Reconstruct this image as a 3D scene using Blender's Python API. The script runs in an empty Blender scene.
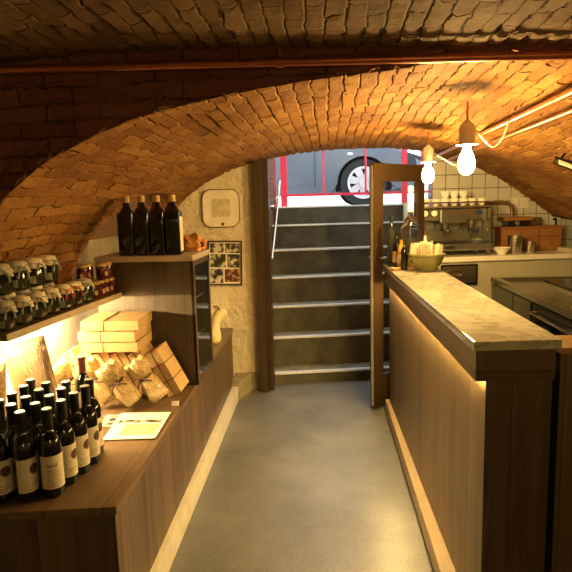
import bpy, bmesh, math, random
from mathutils import Vector, Matrix
from math import sin, cos, pi, radians, sqrt, atan2
random.seed(7)
C = bpy.context.scene.collection
sc = bpy.context.scene
V = Vector

# ------------------------------------------------------------------ materials
def new_mat(name):
    m = bpy.data.materials.new(name); m.use_nodes = True
    nt = m.node_tree
    return m, nt, nt.nodes['Principled BSDF']
def link(nt, a, b): nt.links.new(a, b)
def coords(nt, scale=(1, 1, 1), kind='Object', rot=(0, 0, 0)):
    tc = nt.nodes.new('ShaderNodeTexCoord'); mp = nt.nodes.new('ShaderNodeMapping')
    mp.inputs['Scale'].default_value = scale; mp.inputs['Rotation'].default_value = rot
    link(nt, tc.outputs[kind], mp.inputs['Vector']); return mp.outputs['Vector']
def noise(nt, vec, scale, detail=4, rough=.55, dist=0):
    n = nt.nodes.new('ShaderNodeTexNoise'); n.inputs['Scale'].default_value = scale
    n.inputs['Detail'].default_value = detail; n.inputs['Roughness'].default_value = rough
    n.inputs['Distortion'].default_value = dist
    link(nt, vec, n.inputs['Vector']); return n.outputs['Fac']
def ramp(nt, fac, stops):
    r = nt.nodes.new('ShaderNodeValToRGB'); e = r.color_ramp.elements
    while len(e) < len(stops): e.new(.5)
    for el, (p, c) in zip(e, stops): el.position = p; el.color = (*c, 1) if len(c) == 3 else c
    link(nt, fac, r.inputs['Fac']); return r.outputs['Color']
def mix(nt, fac, a, b, mode='MIX'):
    m = nt.nodes.new('ShaderNodeMix'); m.data_type = 'RGBA'; m.blend_type = mode
    for sock, v in ((m.inputs[0], fac), (m.inputs[6], a), (m.inputs[7], b)):
        if hasattr(v, 'is_linked'): link(nt, v, sock)
        elif isinstance(v, (int, float)): sock.default_value = v
        else: sock.default_value = (*v, 1)
    return m.outputs[2]
def math_(nt, op, a, b=None):
    m = nt.nodes.new('ShaderNodeMath'); m.operation = op
    for i, v in enumerate((a, b)):
        if v is None: continue
        if hasattr(v, 'is_linked'): link(nt, v, m.inputs[i])
        else: m.inputs[i].default_value = v
    return m.outputs[0]
def bump(nt, bs, h, strength=.3, dist=.01):
    b = nt.nodes.new('ShaderNodeBump'); b.inputs['Strength'].default_value = strength
    b.inputs['Distance'].default_value = dist
    link(nt, h, b.inputs['Height']); link(nt, b.outputs['Normal'], bs.inputs['Normal'])

def plain(name, col, rough=.5, metal=0, var=.12, scale=30, bmp=0, trans=0, coat=0, spec=None):
    m, nt, bs = new_mat(name)
    n = noise(nt, coords(nt), scale)
    lo = tuple(c * (1 - var) for c in col); hi = tuple(min(1, c * (1 + var)) for c in col)
    link(nt, ramp(nt, n, [(.3, lo), (.7, hi)]), bs.inputs['Base Color'])
    bs.inputs['Roughness'].default_value = rough; bs.inputs['Metallic'].default_value = metal
    bs.inputs['Transmission Weight'].default_value = trans
    bs.inputs['Coat Weight'].default_value = coat
    if spec is not None: bs.inputs['Specular IOR Level'].default_value = spec
    if bmp: bump(nt, bs, n, bmp, .004)
    return m
def emit(name, col, strength):
    m, nt, bs = new_mat(name)
    bs.inputs['Base Color'].default_value = (*col, 1)
    bs.inputs['Emission Color'].default_value = (*col, 1); bs.inputs['Emission Strength'].default_value = strength
    return m
def wood(name, c1, c2, grain='Z', plank='Y', width=.11, rough=.42, seam=.35, offset=0):
    """grain axis, plank axis: dark laminate boards"""
    m, nt, bs = new_mat(name)
    sc_ = [38, 38, 38]; sc_['XYZ'.index(grain)] = 1.6
    tc = nt.nodes.new('ShaderNodeTexCoord'); sep = nt.nodes.new('ShaderNodeSeparateXYZ')
    link(nt, tc.outputs['Object'], sep.inputs[0])
    p = sep.outputs['XYZ'.index(plank)]
    q = math_(nt, 'DIVIDE', math_(nt, 'ADD', p, 50 + offset), width)
    idx = math_(nt, 'FLOOR', q); fr = math_(nt, 'FRACT', q)
    wn = nt.nodes.new('ShaderNodeTexWhiteNoise'); wn.noise_dimensions = '1D'; link(nt, idx, wn.inputs['W'])
    mp = nt.nodes.new('ShaderNodeMapping'); mp.inputs['Scale'].default_value = sc_
    cb = nt.nodes.new('ShaderNodeCombineXYZ'); sh = math_(nt, 'MULTIPLY', wn.outputs['Value'], 3.7)
    for i in range(3): link(nt, sh, cb.inputs[i])
    va = nt.nodes.new('ShaderNodeVectorMath'); va.operation = 'ADD'
    link(nt, tc.outputs['Object'], va.inputs[0]); link(nt, cb.outputs[0], va.inputs[1])
    link(nt, va.outputs[0], mp.inputs['Vector'])
    n = noise(nt, mp.outputs[0], 1, 6, .65, .8)
    big = noise(nt, coords(nt), 3.5, 2)
    t = math_(nt, 'ADD', math_(nt, 'MULTIPLY', n, .75), math_(nt, 'MULTIPLY', wn.outputs['Value'], .22))
    t = math_(nt, 'ADD', t, math_(nt, 'MULTIPLY', big, .12))
    col = ramp(nt, t, [(.32, c1), (.78, c2)])
    e = math_(nt, 'MINIMUM', fr, math_(nt, 'SUBTRACT', 1, fr))
    s = math_(nt, 'LESS_THAN', e, .0022 / width)
    col = mix(nt, math_(nt, 'MULTIPLY', s, seam * 2 if seam < .5 else 1), col, tuple(c * .25 for c in c1))
    link(nt, col, bs.inputs['Base Color'])
    bs.inputs['Roughness'].default_value = rough
    bump(nt, bs, n, .12, .002)
    return m

def brick_mat(name, palette, mortar, disp=.016):
    m, nt, bs = new_mat(name)
    tc = nt.nodes.new('ShaderNodeTexCoord')
    nz = nt.nodes.new('ShaderNodeTexNoise'); nz.inputs['Scale'].default_value = 7; nz.inputs['Detail'].default_value = 5; nz.inputs['Roughness'].default_value = .62
    link(nt, tc.outputs['UV'], nz.inputs['Vector'])
    sub = nt.nodes.new('ShaderNodeVectorMath'); sub.operation = 'SUBTRACT'; sub.inputs[1].default_value = (.5, .5, .5)
    link(nt, nz.outputs['Color'], sub.inputs[0])
    scl = nt.nodes.new('ShaderNodeVectorMath'); scl.operation = 'SCALE'; scl.inputs['Scale'].default_value = .045
    link(nt, sub.outputs[0], scl.inputs[0])
    add = nt.nodes.new('ShaderNodeVectorMath'); add.operation = 'ADD'
    link(nt, tc.outputs['UV'], add.inputs[0]); link(nt, scl.outputs[0], add.inputs[1])
    b = nt.nodes.new('ShaderNodeTexBrick')
    b.inputs['Scale'].default_value = 1; b.inputs['Brick Width'].default_value = .205; b.inputs['Row Height'].default_value = .06
    b.inputs['Mortar Size'].default_value = .0065; b.inputs['Mortar Smooth'].default_value = 1.0; b.inputs['Bias'].default_value = 0
    b.inputs['Color1'].default_value = (0, 0, 0, 1); b.inputs['Color2'].default_value = (1, 1, 1, 1); b.inputs['Mortar'].default_value = (.5, .5, .5, 1)
    link(nt, add.outputs[0], b.inputs['Vector'])
    big = noise(nt, tc.outputs['UV'], 1.7, 5, .65)
    fine = noise(nt, tc.outputs['UV'], 28, 6, .7)
    mid = noise(nt, tc.outputs['UV'], 9, 4, .6)
    # mortar stays only in places: gaps elsewhere are open and dark
    t = math_(nt, 'ADD', math_(nt, 'ADD', .06, math_(nt, 'MULTIPLY', b.outputs['Color'], .22)), math_(nt, 'MULTIPLY', big, .5))
    t = math_(nt, 'ADD', t, math_(nt, 'MULTIPLY', fine, .25))
    col = ramp(nt, t, palette)
    mm = ramp(nt, mid, [(.42, (0, 0, 0)), (.6, (1, 1, 1))])
    mort = mix(nt, mm, tuple(c * .3 for c in mortar), mortar)
    col = mix(nt, math_(nt, 'MULTIPLY', b.outputs['Fac'], .55), col, mort)
    link(nt, col, bs.inputs['Base Color'])
    bs.inputs['Roughness'].default_value = .85; bs.inputs['Specular IOR Level'].default_value = .25
    gmask = ramp(nt, noise(nt, tc.outputs['UV'], 5.5, 3, .6), [(.40, (.12,) * 3), (.62, (1,) * 3)])
    gap = math_(nt, 'MULTIPLY', b.outputs['Fac'], gmask)
    h = math_(nt, 'SUBTRACT', math_(nt, 'ADD', math_(nt, 'MULTIPLY', b.outputs['Color'], .40), math_(nt, 'MULTIPLY', fine, .3)), math_(nt, 'MULTIPLY', gap, 1.5))
    h = math_(nt, 'ADD', h, math_(nt, 'MULTIPLY', mid, 1.1))
    d = nt.nodes.new('ShaderNodeDisplacement'); d.inputs['Scale'].default_value = disp; d.inputs['Midlevel'].default_value = .7
    link(nt, h, d.inputs['Height'])
    link(nt, d.outputs[0], nt.nodes['Material Output'].inputs['Displacement'])
    m.displacement_method = 'BOTH'
    return m

MAT = {}
MAT['brick'] = brick_mat('vault_brick', [(.2, (.085, .029, .006)), (.45, (.19, .074, .015)), (.62, (.285, .13, .030)), (.85, (.43, .245, .068))], (.2, .11, .035))
MAT['brick_dark'] = brick_mat('old_brick', [(.2, (.06, .018, .012)), (.5, (.14, .045, .025)), (.85, (.22, .10, .05))], (.14, .08, .05))
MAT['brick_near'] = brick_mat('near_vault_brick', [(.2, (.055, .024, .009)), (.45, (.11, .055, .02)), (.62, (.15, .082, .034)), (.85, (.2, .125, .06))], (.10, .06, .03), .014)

def plaster():
    m, nt, bs = new_mat('rough_plaster')
    v = coords(nt)
    n = noise(nt, v, 14, 6, .6); n2 = noise(nt, v, 3, 3)
    link(nt, ramp(nt, n2, [(.3, (.60, .50, .32)), (.7, (.74, .64, .44))]), bs.inputs['Base Color'])
    bs.inputs['Roughness'].default_value = .9
    bump(nt, bs, n, 1, .05); return m
MAT['plaster'] = plaster()
MAT['white_wall'] = plain('white_lime_wall', (.86, .82, .72), .9, 0, .04, 6, .3)
def concrete():
    m, nt, bs = new_mat('polished_concrete')
    v = coords(nt)
    n = noise(nt, v, 2.2, 5, .6); f = noise(nt, v, 120, 3, .7); s = noise(nt, v, 55, 2, .5)
    col = ramp(nt, n, [(.3, (.10, .096, .086)), (.7, (.19, .183, .168))])
    sp = ramp(nt, f, [(.38, (.4, .4, .4)), (.5, (1, 1, 1)), (.66, (1, 1, 1)), (.74, (1.7, 1.65, 1.5))])
    col = mix(nt, .8, col, sp, 'MULTIPLY')
    blot = noise(nt, v, 7, 3, .6)
    bl = ramp(nt, blot, [(.68, (0, 0, 0)), (.74, (1, 1, 1))])
    col = mix(nt, math_(nt, 'MULTIPLY', bl, .25), col, (.05, .045, .04))
    link(nt, col, bs.inputs['Base Color'])
    link(nt, ramp(nt, n, [(.3, (.42,) * 3), (.7, (.28,) * 3)]), bs.inputs['Roughness'])
    bump(nt, bs, s, .08, .003); return m
MAT['floor'] = concrete()
def tile():
    m, nt, bs = new_mat('white_wall_tile')
    tc = nt.nodes.new('ShaderNodeTexCoord')
    b = nt.nodes.new('ShaderNodeTexBrick'); b.offset = 0
    b.inputs['Scale'].default_value = 1; b.inputs['Brick Width'].default_value = .118; b.inputs['Row Height'].default_value = .118
    b.inputs['Mortar Size'].default_value = .0035; b.inputs['Mortar Smooth'].default_value = .2
    b.inputs['Color1'].default_value = (.56, .54, .46, 1); b.inputs['Color2'].default_value = (.62, .60, .51, 1); b.inputs['Mortar'].default_value = (.12, .10, .07, 1)
    link(nt, tc.outputs['UV'], b.inputs['Vector']); link(nt, b.outputs['Color'], bs.inputs['Base Color'])
    bs.inputs['Roughness'].default_value = .18
    bump(nt, bs, math_(nt, 'SUBTRACT', 1, b.outputs['Fac']), .5, .003); return m
MAT['tile'] = tile()
def marble():
    m, nt, bs = new_mat('cream_marble')
    v = coords(nt)
    n = noise(nt, v, 3.2, 8, .6, 1.8); w = noise(nt, v, 5, 4)
    vein = ramp(nt, n, [(.46, (.0,) * 3), (.5, (1,) * 3), (.54, (0,) * 3)])
    col = ramp(nt, w, [(.3, (.42, .39, .30)), (.7, (.54, .51, .41))])
    col = mix(nt, math_(nt, 'MULTIPLY', vein, .6), col, (.22, .20, .16))
    link(nt, col, bs.inputs['Base Color']); bs.inputs['Roughness'].default_value = .09; return m
MAT['marble'] = marble()
D1, D2 = (.055, .031, .013), (.165, .098, .042)
MAT['wood_front_y'] = wood('walnut_boards_upright', (.036, .021, .009), (.175, .108, .046), 'Z', 'Y', .048)
MAT['wood_front_bar'] = wood('walnut_bar_boards', (.04, .024, .009), (.165, .104, .042), 'Z', 'Y', .095)
MAT['wood_top'] = wood('walnut_top_boards', (.062, .036, .015), (.17, .103, .045), 'Y', 'X', .19, .34)
MAT['wood_end_x'] = wood('walnut_end_boards', (.05, .027, .012), (.15, .088, .04), 'Z', 'X', .125)
MAT['wood_case'] = wood('walnut_case_boards', (.028, .018, .008), (.078, .052, .025), 'Z', 'X', .165)
MAT['wood_rail'] = wood('walnut_rail', (.04, .024, .013), (.12, .072, .038), 'Y', 'Z', .5)
MAT['wood_rail_x'] = wood('walnut_rail_end', (.045, .024, .011), (.125, .07, .03), 'X', 'Z', .5)
MAT['door_wood'] = wood('brown_door_wood', (.03, .016, .005), (.07, .04, .014), 'Z', 'X', .5, .4)
MAT['box_wood'] = wood('orange_box_wood', (.22, .085, .022), (.38, .17, .05), 'X', 'Z', .3, .45)
MAT['edge_light'] = plain('pale_board_edge', (.42, .33, .22), .5, 0, .1, 18)
MAT['skirt'] = plain('cream_skirting', (.60, .56, .44), .5, 0, .1, 12)
MAT['skirt_bar'] = plain('pale_wood_skirting', (.27, .19, .10), .5, 0, .12, 12)
MAT['led'] = emit('warm_led', (1, .72, .34), 680)
MAT['led_bar'] = emit('warm_led_bar', (1, .68, .24), 330)
MAT['bulb'] = emit('lit_bulb', (1, .66, .22), 420)
MAT['bulb_fill'] = emit('lit_fill_bulb', (1, .66, .22), 85)  # weaker bulb for the added fill pendants behind the camera
MAT['black'] = plain('black_shadow_gap', (.012, .011, .01), .5)
MAT['black_gloss'] = plain('black_gloss', (.012, .011, .010), .08)
MAT['bottle_glass'] = plain('black_green_glass', (.004, .005, .003), .04, 0, .1, 5, 0, 0, .16)
MAT['capsule'] = plain('black_capsule', (.012, .011, .009), .3, spec=.25)
MAT['capsule_red'] = plain('dark_red_capsule', (.09, .015, .012), .3)
MAT['cap_top'] = plain('capsule_top', (.20, .18, .13), .4)
MAT['label'] = plain('cream_label', (.62, .54, .38), .7, 0, .06, 40)
MAT['emblem'] = plain('brown_emblem', (.08, .03, .02), .6, 0, .3, 200)
MAT['ink'] = plain('brown_ink', (.2, .13, .07), .7)
MAT['cork'] = plain('cork', (.5, .34, .14), .7, 0, .25, 120)
MAT['oil_glass'] = plain('black_square_glass', (.006, .006, .005), .07)
MAT['kraft'] = plain('kraft_paper', (.44, .28, .115), .65, 0, .1, 14, .15)
MAT['kraft_dark'] = plain('kraft_paper_dark', (.50, .32, .15), .65, 0, .1, 14, .15)
MAT['string'] = plain('brown_string', (.06, .02, .012), .7)
def pasta(name, lo, md, hi, sc1):
    m, nt, bs = new_mat(name)
    v = coords(nt)
    wv = nt.nodes.new('ShaderNodeTexWave'); wv.inputs['Scale'].default_value = sc1; wv.inputs['Distortion'].default_value = 14
    wv.inputs['Detail'].default_value = 3; wv.inputs['Detail Scale'].default_value = 1.6; link(nt, v, wv.inputs['Vector'])
    n = noise(nt, v, 34, 5, .7, 1.5); n2 = noise(nt, v, 9, 2)
    t = math_(nt, 'ADD', math_(nt, 'MULTIPLY', wv.outputs['Fac'], .28), math_(nt, 'MULTIPLY', n, .45))
    t = math_(nt, 'ADD', t, math_(nt, 'MULTIPLY', n2, .25))
    link(nt, ramp(nt, t, [(.25, lo), (.5, md), (.75, hi)]), bs.inputs['Base Color'])
    bs.inputs['Roughness'].default_value = .4; bs.inputs['Coat Weight'].default_value = .8; bs.inputs['Coat Roughness'].default_value = .1
    bump(nt, bs, t, .8, .012); return m
MAT['pasta'] = pasta('pasta_in_clear_bag', (.20, .105, .026), (.46, .31, .10), (.68, .52, .24), 26)
MAT['orecch'] = pasta('amber_pasta_in_clear_bag', (.09, .042, .008), (.20, .11, .025), (.33, .20, .06), 40)
MAT['film'] = plain('crinkled_clear_film', (.75, .66, .48), .25, 0, .15, 40, .8)
MAT['paper'] = plain('white_paper', (.72, .66, .52), .6, 0, .04, 10)
def photo(name, a, b_, c_, sc1):
    m, nt, bs = new_mat(name); n = noise(nt, coords(nt), sc1, 3, .5)
    link(nt, ramp(nt, n, [(.40, a), (.52, b_), (.60, c_)]), bs.inputs['Base Color']); bs.inputs['Roughness'].default_value = .3; return m
MAT['photo_grey'] = photo('dark_photo', (.012, .011, .009), (.10, .09, .065), (.6, .54, .4), 26)
MAT['photo_brown'] = photo('brown_photo', (.04, .02, .012), (.22, .08, .03), (.6, .42, .25), 30)
MAT['photo_green'] = photo('green_photo', (.02, .022, .01), (.10, .11, .04), (.6, .6, .42), 20)
MAT['photo_warm'] = plain('pale_picture', (.55, .38, .18), .4, 0, .5, 50)
MAT['frame'] = plain('dark_red_frame', (.055, .018, .014), .35)
MAT['ceramic'] = plain('cream_ceramic', (.74, .66, .5), .2, 0, .04, 10)
MAT['ceramic_draw'] = plain('plate_drawing', (.52, .45, .30), .3, 0, .22, 25)
MAT['ceramic_rim'] = plain('brown_glaze_rim', (.17, .09, .05), .25)
MAT['white_cer'] = plain('white_ceramic', (.78, .74, .64), .2, 0, .03, 10)
MAT['gourd'] = plain('yellow_gourd', (.68, .56, .27), .45, 0, .25, 9, .1)
MAT['stem'] = plain('dry_stem', (.16, .09, .04), .8)
MAT['orange_paper'] = plain('orange_paper', (.52, .22, .05), .45, 0, .4, 20, .5)
MAT['stone'] = plain('grey_stone_step', (.20, .18, .12), .75, 0, .35, 9, .3)
MAT['riser'] = plain('dirty_concrete_riser', (.085, .072, .04), .8, 0, .4, 7, .3)
MAT['nosing'] = plain('pale_metal_nosing', (.74, .76, .77), .4, .2, .15, 60)
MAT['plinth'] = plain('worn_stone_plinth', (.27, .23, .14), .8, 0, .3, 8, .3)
MAT['red'] = plain('red_railing_paint', (.55, .02, .045), .4, 0, .15, 12)
MAT['steel'] = plain('brushed_steel', (.62, .58, .48), .28, 1, .1, 20)
MAT['steel_rough'] = plain('satin_steel', (.55, .52, .42), .38, .85, .1, 9)
MAT['steel_dark'] = plain('dark_reflecting_steel', (.33, .31, .22), .22, .9, .15, 6)
MAT['cream_steel'] = plain('pale_painted_steel', (.52, .48, .34), .35, .2, .06, 5)
MAT['machine'] = plain('machine_steel', (.5, .49, .42), .15, .9, .15, 8)
MAT['machine_dark'] = plain('dim_steel_door', (.12, .115, .09), .25, .9, .15, 8)
MAT['ledge'] = plain('brown_ledge_wood', (.2, .115, .045), .45, 0, .2, 20)
MAT['hose'] = plain('brown_hose', (.22, .12, .05), .4, .3)
MAT['chrome'] = plain('chrome', (.75, .72, .65), .08, 1, .05, 5)
MAT['copper'] = plain('copper_pipe', (.62, .27, .11), .3, .9, .2, 14)
MAT['copper_dark'] = plain('reddish_copper_pipe', (.36, .11, .05), .35, .75, .2, 14)
MAT['cable'] = plain('pale_cable', (.5, .42, .28), .5)
MAT['cable_dark'] = plain('dark_cable', (.04, .03, .02), .5)
MAT['socket'] = plain('pale_lamp_metal', (.66, .61, .50), .35, .15, .06, 15)
MAT['carpaint'] = plain('grey_blue_car_paint', (.13, .17, .21), .3, .5, .06, 3, 0, 0, .6)
MAT['car_black'] = plain('car_black_plastic', (.012, .012, .014), .5)
MAT['tyre'] = plain('tyre_rubber', (.014, .014, .015), .8)
MAT['alloy'] = plain('silver_alloy', (.62, .63, .66), .35, .5, .05, 10)
MAT['car_glass'] = plain('dark_car_glass', (.02, .025, .03), .05)
MAT['street'] = plain('pale_wet_street', (.62, .62, .62), .6, 0, .1, 3)
MAT['facade'] = plain('pale_house_wall', (.72, .72, .7), .8, 0, .05, 2)
MAT['olive'] = plain('olive_glazed_bowl', (.17, .155, .045), .22, 0, .2, 12, 0, 0, .3)
MAT['sachet'] = plain('paper_sachet', (.58, .51, .35), .6, 0, .08, 40)
MAT['red_jam'] = plain('red_preserve', (.07, .007, .004), .10, 0, .6, 60, 0, 0, .5)
MAT['gold'] = plain('gold_lid', (.66, .46, .16), .3, .8, .1, 30)
MAT['dark_pres'] = plain('dark_green_preserve', (.014, .015, .007), .10, 0, .6, 45, 0, 0, .5)
MAT['cloth_cream'] = plain('cream_cloth_cover', (.62, .52, .36), .85, 0, .2, 60, .3)
MAT['cloth_grey'] = plain('grey_print_cloth_cover', (.40, .35, .26), .85, 0, .4, 90, .3)
MAT['ribbon_red'] = plain('red_ribbon', (.42, .04, .02), .6)
MAT['ribbon_grey'] = plain('grey_blue_ribbon', (.22, .25, .22), .6)
MAT['tag_green'] = plain('green_paper_tag', (.22, .24, .12), .6)
MAT['plastic_white'] = plain('white_plastic', (.75, .7, .58), .35, 0, .03, 10)
MAT['dial'] = plain('white_dial', (.8, .76, .65), .3, 0, .03, 10)
MAT['blue'] = plain('blue_badge', (.02, .05, .16), .3)
MAT['amber_oil'] = plain('amber_oil_bottle', (.42, .23, .03), .06, 0, .2, 8, 0, 0, .5)
MAT['green_glass'] = plain('grey_green_bottle', (.022, .026, .016), .05, 0, .1, 5, 0, 0, .5)
def glass():
    m, nt, bs = new_mat('clear_glass')
    n = noise(nt, coords(nt), 3)
    link(nt, ramp(nt, n, [(.3, (.92, .95, .92)), (.7, (.96, .97, .95))]), bs.inputs['Base Color'])
    bs.inputs['Roughness'].default_value = .02; bs.inputs['Transmission Weight'].default_value = 1; bs.inputs['IOR'].default_value = 1.45
    return m
MAT['glass'] = glass()
MAT['glass_edge'] = plain('blue_glass_shelf', (.25, .32, .34), .08, 0, .1, 10)

# ------------------------------------------------------------------ mesh helpers
def bmnew(): return bmesh.new()
def face(bm, vs):
    try: return bm.faces.new(vs)
    except ValueError: return None
def hexa(bm, p):           # p: 4 bottom (ccw), 4 top
    v = [bm.verts.new(q) for q in p]
    for f in ((3, 2, 1, 0), (4, 5, 6, 7), (0, 1, 5, 4), (1, 2, 6, 5), (2, 3, 7, 6), (3, 0, 4, 7)): face(bm, [v[i] for i in f])
    return v
def box(bm, x0, x1, y0, y1, z0, z1):
    return hexa(bm, [(x0, y0, z0), (x1, y0, z0), (x1, y1, z0), (x0, y1, z0), (x0, y0, z1), (x1, y0, z1), (x1, y1, z1), (x0, y1, z1)])
def qbox(bm, quad, z0, z1):
    return hexa(bm, [(x, y, z0) for x, y in quad] + [(x, y, z1) for x, y in quad])
def prism(bm, pts, ext):   # closed polygon of 3-D points + extrude vector
    e = V(ext); a = [bm.verts.new(p) for p in pts]; b = [bm.verts.new(V(p) + e) for p in pts]
    face(bm, a[::-1]); face(bm, b); n = len(a)
    for i in range(n): face(bm, [a[i], a[(i + 1) % n], b[(i + 1) % n], b[i]])
def lathe(bm, prof, c=(0, 0, 0), segs=20, mat=None, sx=1, sy=1):
    c = V(c); rings = []
    for r, z in prof:
        if r < 1e-5:
            p = V((0, 0, z)); p = (mat @ p if mat else p) + c; rings.append([bm.verts.new(p)])
        else:
            ring = []
            for i in range(segs):
                a = 2 * pi * i / segs; p = V((r * cos(a) * sx, r * sin(a) * sy, z)); p = (mat @ p if mat else p) + c
                ring.append(bm.verts.new(p))
            rings.append(ring)
    for A, B in zip(rings, rings[1:]):
        if len(A) == 1 and len(B) == 1: continue
        for i in range(segs):
            j = (i + 1) % segs
            if len(A) == 1: face(bm, [A[0], B[j], B[i]])
            elif len(B) == 1: face(bm, [A[i], A[j], B[0]])
            else: face(bm, [A[i], A[j], B[j], B[i]])
def tube(bm, pts, r, segs=10, caps=True):
    pts = [V(p) for p in pts]; rings = []; up = None
    for i, p in enumerate(pts):
        t = (pts[min(i + 1, len(pts) - 1)] - pts[max(i - 1, 0)]).normalized()
        if up is None: up = t.orthogonal().normalized()
        up = (up - t * up.dot(t)).normalized(); w = t.cross(up)
        rr = r[i] if isinstance(r, (list, tuple)) else r
        rings.append([bm.verts.new(p + (up * cos(2 * pi * k / segs) + w * sin(2 * pi * k / segs)) * rr) for k in range(segs)])
    for A, B in zip(rings, rings[1:]):
        for k in range(segs): face(bm, [A[k], A[(k + 1) % segs], B[(k + 1) % segs], B[k]])
    if caps: face(bm, rings[0][::-1]); face(bm, rings[-1])
def smooth_path(pts, n=8):
    P = [V(p) for p in pts]; out = []
    for i in range(len(P) - 1):
        a, b, c, d = P[max(i - 1, 0)], P[i], P[i + 1], P[min(i + 2, len(P) - 1)]
        for k in range(n):
            t = k / n
            out.append(.5 * ((2 * b) + (c - a) * t + (2 * a - 5 * b + 4 * c - d) * t * t + (3 * b - a - 3 * c + d) * t ** 3))
    out.append(P[-1]); return out
def bev(bm, w=.003, s=2):
    bmesh.ops.bevel(bm, geom=[e for e in bm.edges], offset=w, segments=s, affect='EDGES', profile=.6)
def xf(bm, M, vs=None):
    for v in (vs or bm.verts): v.co = M @ v.co

ROOT = {}
def origin(o):
    while o.parent: o = o.parent
    return ROOT.get(o.name, V((0, 0, 0)))
def obj(name, bm, mat, parent=None, smooth=False, loc=None, auto=None):
    """one mesh object; vertices come in world space, stored relative to the thing's base"""
    bmesh.ops.remove_doubles(bm, verts=bm.verts, dist=1e-6)
    bmesh.ops.recalc_face_normals(bm, faces=bm.faces)
    off = origin(parent) if parent else V(loc or (0, 0, 0))
    for v in bm.verts: v.co -= off
    me = bpy.data.meshes.new(name); bm.to_mesh(me); bm.free()
    me.materials.append(MAT[mat] if isinstance(mat, str) else mat)
    o = bpy.data.objects.new(name, me); C.objects.link(o)
    if smooth:
        for p in me.polygons: p.use_smooth = True
        me.set_sharp_from_angle(angle=radians(auto or 40))
    if parent: o.parent = parent
    else: o.location = off; ROOT[o.name] = off
    return o
def tag(o, label, cat, group=None):
    o['label'] = label; o['category'] = cat
    if group: o['group'] = group
    return o
def thing(name, label, cat, loc=(0, 0, 0), group=None):
    o = bpy.data.objects.new(name, None); C.objects.link(o); o.location = loc
    o.empty_display_size = .05
    ROOT[o.name] = V(loc); return tag(o, label, cat, group)
def struct(name, bm, mat, **k):
    o = obj(name, bm, mat, **k); o['kind'] = 'structure'; return o
def dup(root, loc, rotz=0, label=None, rot=None, scale=None):
    r = root.copy(); C.objects.link(r); r.location = loc; r.rotation_euler = rot or (0, 0, rotz)
    if scale: r.scale = scale
    if label: r['label'] = label
    for ch in list(root.children):
        c = ch.copy(); C.objects.link(c); c.parent = r
        for g in list(ch.children):
            d = g.copy(); C.objects.link(d); d.parent = c
    return r
def place(root, loc, rotz=0, rot=None, scale=None):
    root.location = loc; root.rotation_euler = rot or (0, 0, rotz)
    if scale: root.scale = scale
    return root

# front wall frame: s along the wall, n away from the room
AL = math.atan(.16); P0 = (-.5, 4.57)
def G(s, n, z=0): return (P0[0] + s * cos(AL) - n * sin(AL), P0[1] + s * sin(AL) + n * cos(AL), z)
def GX(x, n, z=0):  # same frame, addressed by its X coordinate
    return G((x - P0[0] + n * sin(AL)) / cos(AL), n, z)
def gbox(bm, x0, x1, n0, n1, z0, z1):
    q = [GX(x0, n0)[:2], GX(x1, n0)[:2], GX(x1, n1)[:2], GX(x0, n1)[:2]]
    return qbox(bm, q, z0, z1)

# ------------------------------------------------------------------ vault
PROF = [(-1.50, 1.09), (-1.455, 1.20), (-1.36, 1.365), (-1.235, 1.521), (-1.112, 1.637), (-.93, 1.752), (-.632, 1.868), (-.22, 1.945), (.185, 1.985),
        (.478, 1.993), (.726, 1.962), (1.005, 1.90), (1.26, 1.825), (1.52, 1.70), (1.79, 1.525), (1.97, 1.395), (2.02, 1.375), (2.15, 1.368), (2.32, 1.366)]
prof = [(p.x, p.y) for p in smooth_path([(x, z, 0) for x, z in PROF], 10)]
def resample(pl, step):
    out = [pl[0]]; acc = 0
    for (a, b), (c, d) in zip(pl, pl[1:]):
        L = math.hypot(c - a, d - b); t = step - acc
        while t <= L: out.append((a + (c - a) * t / L, b + (d - b) * t / L)); t += step
        acc = (acc + L) % step
    return out
prof = resample(prof, .012)
YN = 2.05
def yend(x):
    y = 4.57 + .16 * (x + .5)
    return y + (.205 if x > .86 else 0)
def niche(y):
    u = abs((y - 3.71) / .60)
    return 1.09 + .55 * (1 - u ** 3.2) ** (1 / 2.6) if u < 1 else 0
def vz(x):
    for (a, b), (c, d) in zip(prof, prof[1:]):
        if a <= x <= c: return b + (d - b) * (x - a) / (c - a)
    return 1.09
def lift(x, y):
    t = min(1, max(0, (x - .15) / .75)); t = t * t * (3 - 2 * t)
    return .058 * t * min(1, max(0, 1 - (y - YN) / 1.6)) * (1 if x < 1.6 else max(0, 1 - (x - 1.6) / .5))
def wob(x, y): return .010 * sin(2.1 * y + 3 * x) + .006 * sin(5.3 * y - 4.1 * x + 1)
bm = bmnew(); NY = 210; rows = []; uvl = bm.loops.layers.uv.new('UVMap')
for i, (x, z) in enumerate(prof):
    row = []
    for j in range(NY + 1):
        y = YN - .004 + (yend(x) - YN + .004) * j / NY
        sh = -.04 * min(1, max(0, 1 - (y - YN) / 1.5)) if x < 0 else 0
        zz = z + lift(x, y) + (wob(x, y) if -1.4 < x < 2.0 and y > YN + .02 else 0) * min(1, max(0, y - YN) * 4) * (1 if j < NY else .3)
        xx = x + sh * min(1, max(0, -x)) * (1 if z > 1.15 else 0)
        nz = niche(y)
        if x < -.95 and nz > zz: zz = nz
        row.append(bm.verts.new((xx, y, zz)))
    rows.append(row)
for i in range(len(rows) - 1):
    for j in range(NY):
        f = face(bm, [rows[i][j], rows[i][j + 1], rows[i + 1][j + 1], rows[i + 1][j]])
        for l, (a, b) in zip(f.loops, ((i, j), (i, j + 1), (i + 1, j + 1), (i + 1, j))):
            l[uvl].uv = (rows[a][b].co.y, a * .012)
        f.smooth = True
me = bpy.data.meshes.new('ceiling'); bm.to_mesh(me); bm.free(); me.materials.append(MAT['brick'])
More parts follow.
